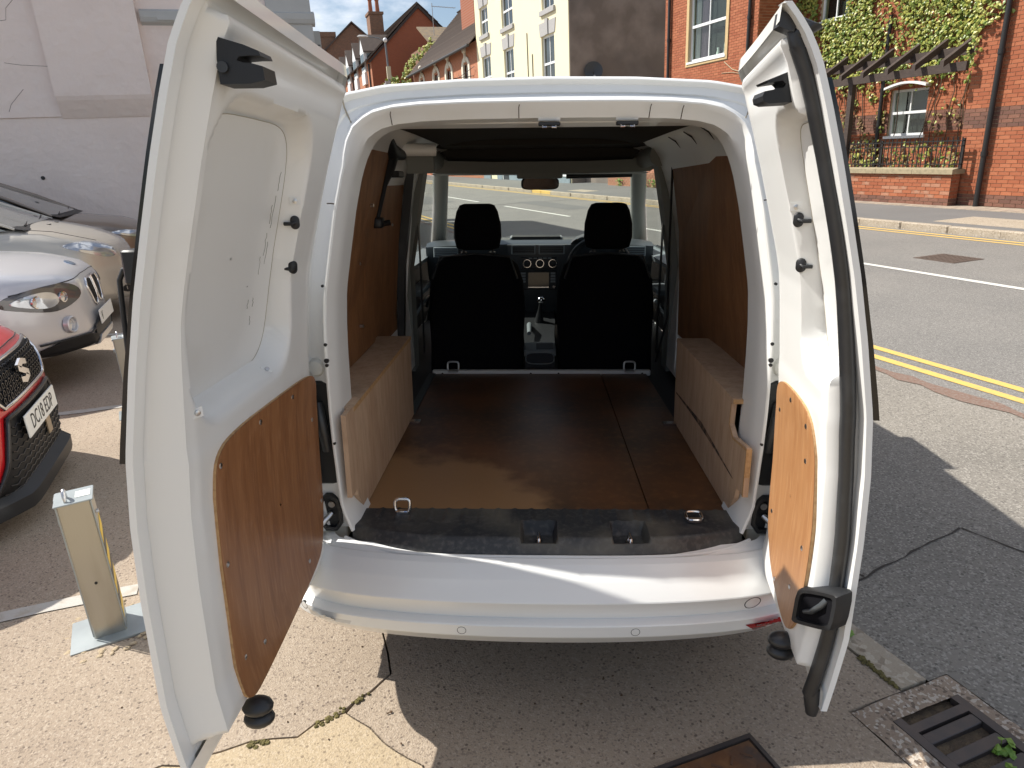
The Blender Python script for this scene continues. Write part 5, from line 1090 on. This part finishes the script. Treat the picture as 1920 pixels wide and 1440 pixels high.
# ================================================================== PARKED CARS
blackgloss = mat('black gloss trim', (.012, .012, .014), .25); mesh_m = mat('black grille mesh', (.01, .01, .011), .6, spec=.3)
lampglass = mat('clear lamp lens', (.62, .64, .66), .10, metal=.55, coat=1., var=(5, .5, (.35, .36, .38), .45, .55, 1)); lamp_dark = mat('smoked lamp lens', (.085, .08, .076), .08, coat=1)
platew = mat('white number plate', (.80, .80, .76), .35); platek = mat('plate lettering', (.01, .01, .01), .5)
def paint(name, c, metal=.45, rough=.38): return mat(name, c, rough, metal=metal, coat=.8)
def car(name, nf, tc_, paintm, label, prof, wmax=.89, ws=(1.05, 1.02, 1.85, 1.45), bottom=.20, plan_r=.6, length=4.2, nose=.42):
    root = thing(name, (nf, tc_, GZ(nf)), rot=(0, 0, 0), label=label, cat='car', world=False)
    ss = [0, .02, .06, .12, .2, .3, .42, .58, .8, ws[0], 1.6, 2.4, 3.2, length-.4, length-.1, length]
    xs, zs = [p[0] for p in prof], [p[1] for p in prof]
    def W(s):
        t = min(1, s/plan_r); w = wmax*(nose+(1-nose)*(1-(1-t)**2.4))
        return w*(1 if s < length-.5 else 1-.12*((s-length+.5)/.5)**2)
    def ringc(s, k=1., x=None, zc=.45):
        w = W(s); zt = lerp(s, xs, zs); zb = bottom+.06*(1-min(1, s/.25))*.0
        h = [(0, zb), (.6*w, zb), (.93*w, zb+.02), (w, zb+.14), (w, zb+(zt-zb)*.55), (.97*w, zb+(zt-zb)*.80), (.86*w, zt-.035), (.62*w, zt-.005), (.3*w, zt+.012), (0, zt+.018)]
        full = [(y, z) for y, z in h]+[(-y, z) for y, z in h[::-1][1:-1]]
        full = [(p[0], p[1]) for p in smoothpoly([(a, b, 0) for a, b in full], 1)]
        return [(-s if x is None else x, y*k, zc+(z-zc)*k) for y, z in full]
    rings = [ringc(0, k, x) for k, x in ((.05, .035), (.3, .033), (.6, .025), (.85, .012))]+[ringc(s) for s in ss]+[ringc(length, .6, -length-.03), ringc(length, .1, -length-.05)]
    body = MB().loft(rings, True, True).build('body', paintm, root, 50)
    bv = BVHTree.FromObject(body, bpy.context.evaluated_depsgraph_get())
    def hit(y, z):
        h = bv.ray_cast(Vector((2, y, z)), Vector((-1, 0, 0)))
        return h[0] if h[0] is not None else Vector((-.5, y, z))
    def patch(out, off, nm, m_, parent=None, sm=2, depth=.012):
        p = smoothpoly([(a, b, 0) for a, b in out], sm) if sm else [(a, b, 0) for a, b in out]
        q = []
        for i in range(len(p)):      # densify
            a = Vector(p[i]); b = Vector(p[(i+1) % len(p)])
            k = max(1, int((b-a).length/.02))
            q += [a.lerp(b, j/k) for j in range(k)]
        c = sum(q, Vector())/len(q); rg = []
        rg.append([hit(v.x, v.y)+Vector((off-depth, 0, 0)) for v in q])
        for k in (1, .9, .8, .7, .6, .5, .4, .3, .2, .1, .02): rg.append([hit((c+(v-c)*k).x, (c+(v-c)*k).y)+Vector((off, 0, 0)) for v in q])
        return MB().loft(rg, True, True).build(nm, m_, parent or root, 40)
    def line(pts, r, nm, m_, parent=None, off=0., closed=False):
        q = []
        pts = pts+[pts[0]] if closed else pts
        for i in range(len(pts)-1):
            a = Vector(pts[i]); b = Vector(pts[i+1]); k = max(1, int((b-a).length/.03)); q += [a.lerp(b, j/k) for j in range(k)]
        q.append(Vector(pts[-1]))
        return MB().tube([hit(v.x, v.y)+Vector((off, 0, 0)) for v in q], r, 8, not closed).build(nm, m_, parent or root, 60)
    # greenhouse
    sb, zb, sr, zr = ws; wb = wmax*.82; wr = wmax*.66; L_ = length
    MB().grid(lambda u, v: (-sb-(sr-sb)*v+.06*(1-(2*u-1)**2)*(1-v), (-(wb+(wr-wb)*v)+2*(wb+(wr-wb)*v)*u), zb+(zr-zb)*v+.01*(1-(2*u-1)**2)), 12, 8).build('windscreen', MATS['tinted car glass'], root, 60)
    MB().grid(lambda u, v: (-sr-(L_-.9-sr)*v, -wr+2*wr*u, zr+.05*(1-(2*u-1)**2)+.06*math.sin(math.pi*min(1, v*1.0))), 10, 10).build('roof', paintm, root, 60)
    for s in (-1, 1):
        MB().tube([(-sb+.02, s*wb, zb-.01), (-(sb+sr)/2, s*(wb+wr)/2, (zb+zr)/2+.01), (-sr, s*wr, zr), (-(sr+L_)/2, s*wr, zr+.06), (-L_+.9, s*wr, zr), (-L_+.35, s*wb, zb)], [.012, .026, .03, .04, .05, .06], 10).build('roof_pillar', paintm, root, 60)
        MB().add([(-sb-.05, s*(wb+.01), zb-.02), (-sr+.02, s*(wr+.015), zr-.02), (-L_+.95, s*(wr+.015), zr-.02), (-L_+.45, s*(wb+.01), zb)], [(0, 1, 2, 3)]).build('side_glass', MATS['tinted car glass'], root)
        MB().box((-sr-.35, s*(wb-.03), zb-.1), (-sr-.42, s*(wr+.02), zr)).build('side_pillar', blackgloss, root)
        for x in (-.85, -L_+.8):
            wh = MB().lathe((x, s*(wmax-.2), .31), (0, s, 0), [(.2, 0), (.30, 0), (.315, .03), (.315, .17), (.30, .205), (.2, .205)], 26).build('wheel', tyre, root, 40)
            MB().lathe((x, s*(wmax-.2), .31), (0, s, 0), [(.02, .17), (.2, .19), (.2, .1), (.02, .1)], 26).build('rim', alloy, wh, 40)
        MB().box((-sb-.52, s*(wb+.05), zb+.02), (-sb-.64, s*(wb+.26), zb+.17), .03).build('door_mirror', paintm, root, 50)
    MB().add([(-L_+.92, -wr, zr), (-L_+.92, wr, zr), (-L_+.3, wb, zb), (-L_+.3, -wb, zb)], [(0, 1, 2, 3)]).build('rear_window', MATS['tinted car glass'], root)
    MB().box((-L_+1.0, -.6, zb-.3), (-sr-.5, .6, zb-.05)).build('cabin_seats', fabric, root)
    # wipers and scuttle
    MB().loft([[(-sb+.10+.05*(1-(y/wb)**2), y, zb-.03) for y in [-wb+.12*i for i in range(int(2*wb/.12)+1)]], [(-sb-.02+.06*(1-(y/wb)**2), y, zb+.012) for y in [-wb+.12*i for i in range(int(2*wb/.12)+1)]]], False).build('scuttle', black, root)
    for y0, y1 in ((-.5, .1), (0, .6)): MB().tube([(-sb+.05, y0, zb+.005), (-sb+.0, (y0+y1)/2, zb+.025), (-sb-.05, y1, zb+.045)], .008, 6).build('wiper', black, root, 60)
    return root, body, hit, patch, line
mat('tinted car glass', (.16, .17, .165), .04, spec=.8, coat=.5, var=(1.5, .6, (.30, .31, .29), .5, .7))
def plate(root, hit, y0, z0, txt, w=.52, h=.111, off=.02, shift=0.):
    c = hit(y0, z0)+Vector((off, 0, 0)); p = MB().box((-.004, -w/2, -h/2), (.004, w/2, h/2), .003).build('number_plate', platew, root, 40, loc=c)
    if not txt: return p
    me = text_mesh(txt, .104, platek, 'plate_text', .0006)
    t = link('plate_text', me, p, (.0048, shift, -.002), (R(90), 0, R(90))); t.scale = (.82, 1, 1)
    return p
# ---- red hatchback, nearest
redp = paint('bright red car paint', (.52, .008, .012), .1, .28)
rc, rb, rh, rpatch, rline = car('red_hatchback', -1.21, 3.84, redp, 'bright red hatchback with a chrome framed grille, nearest of the parked cars', [(0, .70), (.03, .76), (.12, .81), (.4, .90), (1.0, 1.0), (4.2, 1.0)], .88, (1.05, .99, 1.75, 1.40), .17, .62, 4.1, .50)
g = rpatch([(-.44, .742), (.44, .742), (.465, .722), (.32, .575), (-.32, .575), (-.465, .722)], .004, 'grille', mesh_m, sm=0)
hexm = MB().lathe((0, 0, 0), (1, 0, 0), [(.017, 0), (.017, .006), (.012, .006), (.012, .0)], 6).mesh('grille_cell', blackgloss)
for i in range(-10, 11):
    for j in range(5):
        y = i*.042+(j % 2)*.021; z = .595+j*.031
        if abs(y) < .30+.13*(z-.575)/.15: link('grille_cell', hexm, g, rh(y, z)+Vector((.004, 0, 0)))
rline([(-.445, .748), (.445, .748), (.47, .724), (.325, .567), (-.325, .567), (-.47, .724)], .010, 'grille_frame', chrome, g, .006, True)
em = MB()
for pts in ([(-.05, .700), (-.005, .715), (.045, .700), (.045, .680), (.0, .690), (-.02, .680)], [(.05, .632), (.005, .617), (-.045, .632), (-.045, .652), (0, .642), (.02, .652)], [(-.05, .700), (-.05, .675), (.05, .632), (.05, .657)]):
    c = rh(0, .665).x+.016; em.prism([(c, y*1.35, .66+(z-.666)*1.3) for y, z in pts], (.012, 0, 0))
em.build('emblem', chrome, rc)
lg = rpatch([(-.34, .515), (.34, .515), (.50, .215), (.46, .185), (-.46, .185), (-.50, .215)], .010, 'lower_grille', mesh_m, sm=0)
for k in range(9): 
    z = .20+k*.034; ww = .46-.15*max(0, (z-.2)/.31)
    rline([(-ww+2*ww*i/24, z+.006*(-1)**i) for i in range(25)], .0035, 'grille_rib', blackgloss, lg, .012)
rline([(-.50, .215), (-.34, .522), (.34, .522), (.50, .215)], .012, 'grille_surround', blackgloss, lg, .010)
pl = plate(rc, rh, 0, .445, 'DC18 EDP', off=.03)
MB().box((-.003, -.033, -.042), (.003, .033, .042)).build('sensor_panel', mat('brushed gold plate', (.42, .33, .22), .3, metal=.6), rc, loc=rh(.10, .335)+Vector((.02, 0, 0)))
MB().loft([[(rh(y, .20).x+.01, y, .20) for y in [-.78+.065*i for i in range(25)]], [(rh(y, .19).x+.06, y, .165) for y in [-.78+.065*i for i in range(25)]], [(rh(y, .19).x+.055, y, .10) for y in [-.78+.065*i for i in range(25)]], [(rh(y, .20).x-.10, y, .10) for y in [-.78+.065*i for i in range(25)]]], False).build('front_lip', black, rc, 40)
for s in (-1, 1):
    rpatch([(s*.52, .70), (s*.56, .77), (s*.80, .80), (s*.82, .74), (s*.62, .66)], .004, 'headlight', lampglass)
    rpatch([(s*.66, .44), (s*.80, .46), (s*.80, .36), (s*.64, .30)], .003, 'fog_recess', redp)
rline([(-.46, .765), (-.20, .775), (.2, .775), (.46, .765)], .003, 'bonnet_gap', black, rc, .001)
MB().lathe(rh(-.60, .38)+Vector((0, 0, 0)), (1, -.5, 0), [(.025, -.004), (.025, .003), (.022, .004), (.001, .004)], 20).build('tow_cover', redp, rc, 40)
# ---- silver sport utility with twin grille
silv = paint('silver car paint', (.60, .60, .615))
bc, bb, bh, bpatch, bline = car('silver_sport_utility', -1.32, 6.36, silv, 'silver sport utility car with twin rounded grilles, between the red and beige cars', [(0, .78), (.03, .83), (.12, .875), (.4, .94), (.9, 1.0), (1.4, 1.05), (4.4, 1.05)], .90, (1.35, 1.05, 2.1, 1.52), .26, .68, 4.4, .46)
for s in (-1, 1):
    bpatch([(s*.86, .70), (s*.80, .775), (s*.62, .80), (s*.44, .795), (s*.35, .70), (s*.52, .615), (s*.66, .605)], .008, 'headlight', lamp_dark if True else lampglass)
    hb_ = bpatch([(s*.82, .705), (s*.76, .755), (s*.60, .765), (s*.56, .68), (s*.65, .63)], .016, 'headlight_reflector', lampglass)
    for yy, rr in ((.70, .045), (.54, .04)):
        pj = bh(s*yy, .70)+Vector((.014, 0, 0)); MB().lathe(pj, (1, s*.4, 0), [(rr, -.01), (rr, .004), (rr*.8, .006), (rr*.75, -.002), (.001, .002)], 20).build('projector_ring', chrome, hb_, 40)
    k1 = bpatch([(s*.025, .765), (s*.16, .757), (s*.20, .715), (s*.15, .59), (s*.10, .56), (s*.035, .59)], .008, 'kidney_grille', mesh_m)
    bline([(s*.018, .772), (s*.165, .767), (s*.21, .72), (s*.158, .58), (s*.10, .55), (s*.028, .58)], .010, 'grille_rim', chrome, k1, .006, True)
    for i in range(1, 7): bline([(s*(.02+i*.019), .60+.0*i), (s*(.02+i*.024), .752)], .003, 'grille_bar', blackgloss, k1, .009)
    c = bh(s*.54, .49)
    fg = MB().lathe(c+Vector((-.01, 0, 0)), (1, s*.35, 0), [(.066, .0), (.064, .034), (.055, .040), (.050, .036), (.046, .012)], 24).build('fog_lamp', silv, bc, 40)
    MB().lathe(c+Vector((-.01, 0, 0)), (1, s*.35, 0), [(.048, .012), (.03, .02), (.001, .021)], 24).build('fog_lens', lampglass, fg, 40)
    bpatch([(s*.74, .385), (s*.30, .375), (s*.30, .29), (s*.72, .275)], .022, 'lower_side_grille', mesh_m, sm=1)
    bline([(s*.74, .392), (s*.42, .384), (s*.30, .40)], .008, 'grille_lip', black, bc, .018)
bpatch([(-.30, .46), (.30, .46), (.32, .28), (-.32, .28)], .018, 'lower_grille', black, sm=1)
bpatch([(-.80, .27), (.80, .27), (.78, .235), (-.78, .235)], .014, 'lower_cladding', black, sm=0)
bpatch([(-.24, .33), (.24, .33), (.30, .265), (-.30, .265)], .03, 'skid_plate', mat('satin silver skid plate', (.55, .55, .55), .35, metal=.6), sm=0)
plate(bc, bh, 0, .47, 'V', off=.035, shift=-.19)
bline([(-.34, .80), (-.17, .815), (.17, .815), (.34, .80)], .003, 'bonnet_gap', black, bc, .001); 
for s in (-1, 1): bline([(s*.34, .80), (s*.50, .795), (s*.78, .775)], .004, 'wing_gap', black, bc, .002)
MB().lathe((-.10, 0, .885), (.5, 0, 1), [(.041, -.006), (.041, .004), (.036, .006), (.001, .006)], 24).build('bonnet_badge', mat('blue white badge', (.25, .32, .42), .2, metal=.6), bc, 40)
# ---- beige silver family car
beig = paint('beige silver car paint', (.52, .485, .42), .45)
ec, eb, eh, epatch, eline = car('beige_family_car', -1.40, 8.84, beig, 'beige silver family car with a long clear headlight, behind the silver sport utility', [(0, .74), (.03, .80), (.12, .86), (.3, .94), (.6, 1.03), (.9, 1.09), (4.4, 1.06)], .90, (.82, 1.07, 1.95, 1.56), .22, .62, 4.4, .46)
for s in (-1, 1):
    epatch([(s*.86, .86), (s*.70, .90), (s*.50, .88), (s*.40, .80), (s*.42, .70), (s*.60, .70)], .004, 'headlight', lampglass)
    qw = MB().add([(-.92, s*.772, .94), (-1.25, s*.80, .92), (-1.6, s*.80, .92), (-1.6, s*.70, 1.25), (-1.25, s*.74, 1.10)], [(0, 1, 2, 3, 4)]).build('quarter_window', blackgloss, ec)
    MB().tube([(-.90, s*.79, .93), (-1.25, s*.82, .905), (-1.65, s*.83, .905)], .009, 6).build('window_trim', chrome, qw, 60)
epatch([(-.34, .66), (.34, .66), (.30, .52), (-.30, .52)], .004, 'grille', mesh_m); plate(ec, eh, 0, .45, '', off=.03)
epatch([(-.50, .40), (.50, .40), (.46, .27), (-.46, .27)], .003, 'lower_grille', mesh_m)
for s in (-1, 1): MB().box((-.62, s*.16-.02, 1.045), (-.66, s*.16+.02, 1.055)).build('washer_jet', black, ec)
bl2 = MB().tube([(-.14, -.66, .89), (-.5, -.70, 1.01), (-.80, -.74, 1.06)], .003, 6).build('bonnet_gap', black, ec, 60)
# ---- taupe saloon by the wall
tau = paint('taupe brown car paint', (.23, .19, .155), .7)
tcr, tb, th_, tpatch, tline = car('taupe_saloon', -1.38, 11.25, tau, 'taupe brown car parked against the pink wall, farthest of the row', [(0, .70), (.03, .76), (.12, .82), (.4, .92), (.9, 1.0), (1.2, 1.05), (4.5, 1.03)], .89, (1.05, 1.05, 1.9, 1.47), .2, .62, 4.5, .46)
for s in (-1, 1): tpatch([(s*.84, .79), (s*.70, .81), (s*.48, .78), (s*.44, .70), (s*.62, .69)], .004, 'headlight', lampglass)
tpatch([(-.34, .66), (.34, .66), (.30, .52), (-.30, .52)], .004, 'grille', mesh_m)
plate(tcr, th_, 0, .45, '', off=.03)

# ================================================================== SMALL THINGS
galv = mat('galvanised steel', (.42, .41, .37), .32, metal=.85, var=(5, .5, (.33, .31, .26), .45, .65), stretch=(3, 3, .6), bump=(60, .1, .002))
galv2 = mat('zinc plate', (.36, .40, .41), .42, metal=.5, var=(8, .5, (.26, .29, .30)))
tape_y = mat('yellow tape', (.75, .50, .02), .4); tape_k = mat('black tape', (.03, .028, .026), .45)
def bollard(n, t, h, tilt, label):
    z = GZ(n)
    b = thing('parking_bollard', (n, t, z), rot=(0, 0, R(-4)), label=label, cat='bollard', group='folding bollards in front of the bays', world=False)
    MB().box((-.125, -.105, 0), (.115, .095, .007)).build('base_plate', galv2, b)
    pp = MB().loft([[(x, y, zz) for x, y in ((-.052, -.05), (-.046, -.056), (.046, -.056), (.052, -.05), (.052, .05), (.046, .056), (-.046, .056), (-.052, .05))] for zz in (.006, h)], True, True).build('post', galv, b, 30)
    MB().box((-.058, -.061, h+.0005), (.058, .061, h+.006), .002).box((-.060, .0, h-.02), (-.056, .06, h+.004)).build('cap', galv2, b)
    for x in (-.053, .049): MB().box((x, -.0605, .02), (x+.004, -.0565, h)).build('edge_fold', galv2, pp)
    lp_ = MB().tube([(-.022+.0, -.02+.022*math.cos(a)*.9, h+.008+.034*math.sin(a)) for a in [math.pi*i/12 for i in range(13)]], .006, 8).build('lock_loop', zinc, b, 60)
    MB().box((.005, -.02, h+.0065), (.05, .03, h+.0075)).build('cap_sticker', platew, b)
    for i in range(7):
        z0 = .05+i*.052
        MB().prism([(.0525, -.045, z0), (.0525, .045, z0+.03), (.0525, .045, z0+.082 if False else z0+.08), (.0525, -.045, z0+.05)], (.0008, 0, 0)).build('warning_tape', tape_y if i % 2 == 0 else tape_k, pp)
    MB().cyl((0, -.0565, h*.42), (0, -.0585, h*.42), .005, 10).build('drain_hole', black, pp); MB().cyl((.054, -.02, h-.06), (.062, -.02, h-.06), .008, 10).build('rivet', zinc, pp)
    MB().cyl((-.053, .03, h-.09), (-.066, .03, h-.09), .014, 12).build('lock_barrel', galv2, pp, 40)
    b.rotation_euler = (R(tilt[0]), R(tilt[1]), R(9))
    return b
bollard(-.72, 2.475, .535, (0, 0), 'galvanised square bollard with yellow and black tape, near the red car')
bollard(-.93, 4.98, .535, (0, 0), 'galvanised square bollard mostly hidden behind the open left van door')
ring_ = MB()
for i in range(60):
    a = random.uniform(0, 6.28); r = random.uniform(.85, 1.25); ring_.ball((-.725+.16*r*math.cos(a), 2.47+.14*r*math.sin(a), GZ(-.72)+.001), (random.uniform(.006, .016), random.uniform(.006, .014), .005), 6, 4)
tag(tag(ring_.build('mortar_crumbs', concrete2), 'pale mortar crumbs round the foot of the near bollard', 'rubble'), kind='stuff')
# ---- drain grate with its concrete surround
castm = mat('worn cast iron', (.075, .068, .068), .5, metal=.5, var=(12, .5, (.13, .10, .085)), bump=(90, .3, .003))
dg = thing('drain_grate', (1.68, .86, -.1), label='cast iron drain grate with weeds in its slots beside the right door', cat='grate')
N0, N1, T0, T1 = 1.55, 1.815, .62, 1.105
def gz(n): return GZ(n)+.002
fr_ = MB()
for a, b, c, d in ((N0, N0+.03, T0, T1), (N1-.03, N1, T0, T1), (N0+.03, N1-.03, T0, T0+.028), (N0+.03, N1-.03, T1-.028-.03, T1-.03)): fr_.box((a, c, -.14), (b, d, -.094))
fr_.build('frame', castm, dg)
for i in range(5):
    t = T0+.028+.0745*(i+1)-.008*0
    if i < 5: MB().box((N0+.03, t-.018, -.135), (N1-.03, t+.018, -.0955), .004).build('bar', castm, dg, 40)
MB().box((N0+.005, T0+.005, -.45), (N1-.005, T1-.005, -.40)).box((N0-.01, T0-.01, -.45), (N0+.004, T1+.01, -.13)).box((N1-.004, T0-.01, -.45), (N1+.01, T1+.01, -.13)).box((N0, T0-.01, -.45), (N1, T0+.004, -.13)).box((N0, T1-.004, -.45), (N1, T1+.01, -.13)).build('gully_pot', dirt, dg)
su = MB()
for a, b, c, d in ((1.465, N0-.002, .43, 1.18), (N1+.002, 1.865, .43, 1.18), (N0-.002, N1+.002, T1+.002, 1.18), (N0-.002, N1+.002, .43, T0-.002)):
    su.grid(lambda u, v: (a+(b-a)*u, c+(d-c)*v, min(GZ(a+(b-a)*u), -.096)-.004+.008*hn((a+(b-a)*u)*14, (c+(d-c)*v)*14)), 10, 20)
so = tag(su.build('grate_surround', aggregate('rough concrete surround', (.40, .31, .23), (.13, .10, .08), (.60, .54, .46), 110, (.26, .20, .15), (.45, .36, .28), bumps=.9, soft=.8), None, 60), kind='structure')
weedm = mat('weed leaf', (.10, .22, .025), .5, rnd=(.22, .33, .06))
def weed(n, t, z, count, spread, size, label, group=None, up=.06):
    w_ = thing('weed', (n, t, z), label=label, cat='weed', group=group)
    l = MB(); s_ = MB()
    for i in range(count):
        a = random.uniform(0, 6.28); r = random.uniform(.1, 1)*spread; zz = z+random.uniform(.2, 1)*up
        leaf(l, (n+math.cos(a)*r, t+math.sin(a)*r, zz), (math.cos(a)*.5, math.sin(a)*.5, 1), size*random.uniform(.6, 1.2))
        s_.tube([(n+random.uniform(-.01, .01), t+random.uniform(-.01, .01), z-.03), (n+math.cos(a)*r, t+math.sin(a)*r, zz)], .0015, 4)
    l.build('leaves', weedm, w_)['kind'] = 'stuff'; s_.build('stalks', weedm, w_)['kind'] = 'stuff'
weed(1.75, .915, -.14, 16, .035, .026, 'small weed in the second slot of the drain grate', up=.07)
weed(1.70, .84, -.14, 14, .03, .024, 'weed growing from the middle slot of the drain grate', up=.07)
weed(1.60, .84, -.14, 9, .02, .02, 'tiny weed at the left end of the middle grate slot', up=.06)
weed(1.78, .76, -.14, 12, .035, .032, 'broad leafed weed at the right end of a lower grate slot', up=.07)
weed(1.72, 1.45, -.098, 9, .03, .035, 'green weed at the kerb foot beside the right door', up=.03)
mossm = mat('yellow green moss', (.15, .125, .04), .95, var=(60, .7, (.09, .075, .03)), bump=(150, .9, .01))
def moss(pts, label, r=.012, cnt=50):
    m_ = MB()
    for i in range(cnt):
        k = random.random()*(len(pts)-1); a = Vector(pts[int(k)]); b = Vector(pts[min(int(k)+1, len(pts)-1)]); p = a.lerp(b, k-int(k))
        x = p.x+random.gauss(0, r*.6); y = p.y+random.gauss(0, r*.6); m_.ball((x, y, GZ(x)+.001), (random.uniform(.003, .009),)*2+(random.uniform(.002, .006),), 6, 4)
    o = m_.build('moss', mossm); tag(o, label, 'moss', kind='stuff')
moss([(1.675, 1.36), (1.672, 1.20)], 'moss along the kerb joint above the drain grate', .008, 70)
moss([(1.735, 1.50), (1.74, 1.56)], 'tuft of moss beside the foot of the right door', .02, 50)
moss([(.10, 1.79), (.0, 1.745), (-.06, 1.72)], 'moss and grit in the crack under the left door stop', .010, 34)
moss([(-.25, 1.725), (-.2, 1.715)], 'small moss clump in the crack near the left door foot', .008, 25)
# ---- rusty inspection cover at the bottom edge
rust = mat('rusty iron plate', (.16, .075, .035), .7, metal=.4, var=(7, .8, (.09, .07, .06), .4, .6), var2=(20, .5, (.30, .15, .06), .5, .7), bump=(60, .5, .004))
ic = thing('inspection_cover', (.82, .93, GZ(.82)), label='rusty chequer plate inspection cover at the bottom of the picture', cat='cover')
zc = lambda n: GZ(n)+.0015
MB().add([(n, t, zc(n)+dz) for dz in (-.02, .004) for n, t in ((.52, .62), (1.10, .62), (1.10, 1.20), (.52, 1.20))], [(4, 5, 6, 7), (0, 1, 5, 4), (1, 2, 6, 5), (2, 3, 7, 6), (3, 0, 4, 7)]).build('plate', rust, ic)
for (a, b, c, d) in ((.505, .515, .60, 1.218), (1.105, 1.117, .60, 1.218), (.515, 1.105, 1.205, 1.218), (.515, 1.105, .60, .615)):
    MB().add([(n, t, zc(n)+dz) for dz in (-.02, .008) for n, t in ((a, c), (b, c), (b, d), (a, d))], [(4, 5, 6, 7), (0, 1, 5, 4), (1, 2, 6, 5), (2, 3, 7, 6), (3, 0, 4, 7)]).build('frame_bar', castm, ic)
tread = MB().box((-.016, -.0035, 0), (.016, .0035, .003), .001).mesh('tread_bar', rust)
for i in range(11):
    for j in range(11):
        n = .56+i*.05; t = .66+j*.05; link('tread_bar', tread, ic, (n, t, zc(n)+.004), (0, 0, R(45 if (i+j) % 2 else -45)))
# ---- manhole cover out in the road
mc = thing('manhole_cover', (8.7, 6.55, -.1), label='rusty square manhole cover set in the far lane of the road', cat='cover')
covm = mat('brown grey cast cover', (.115, .085, .07), .7, metal=.3, var=(9, .6, (.17, .13, .105)), bump=(60, .4, .004))
MB().box((8.42, 6.25, -.11), (8.98, 6.85, -.094)).build('plate', covm, mc)
tb_ = MB().box((-.03, -.03, 0), (.03, .03, .004)).mesh('tread_stud', covm)
for i in range(7):
    for j in range(7): link('tread_stud', tb_, mc, (8.47+i*.077, 6.31+j*.08, -.094))
mc.rotation_euler = (0, 0, 0)
# ---- loose grit and dead leaves on the slabs
gm = mat('dead leaf brown', (.09, .05, .025), .9)
gr_ = MB()
for i in range(70):
    n = random.uniform(-.7, 1.6); t = random.uniform(1.1, 2.3); gr_.ball((n, t, GZ(n)+.002), (random.uniform(.002, .006), random.uniform(.002, .005), .002), 6, 4)
tag(tag(gr_.build('grit', gm), 'dark grit scattered on the concrete slabs', 'grit'), kind='stuff')
wp_ = MB()
for t in (22.4, 23.0, 24.9):
    for i in range(40): leaf(wp_, (13.98-random.random()*.1, t+random.gauss(0, .12), .02+random.random()*.28), (-1, random.uniform(-1, 1), .5), .06)
tag(tag(wp_.build('pavement_weeds', weedm), 'weeds at the foot of the brick wall beyond the windscreen', 'weeds'), kind='stuff')
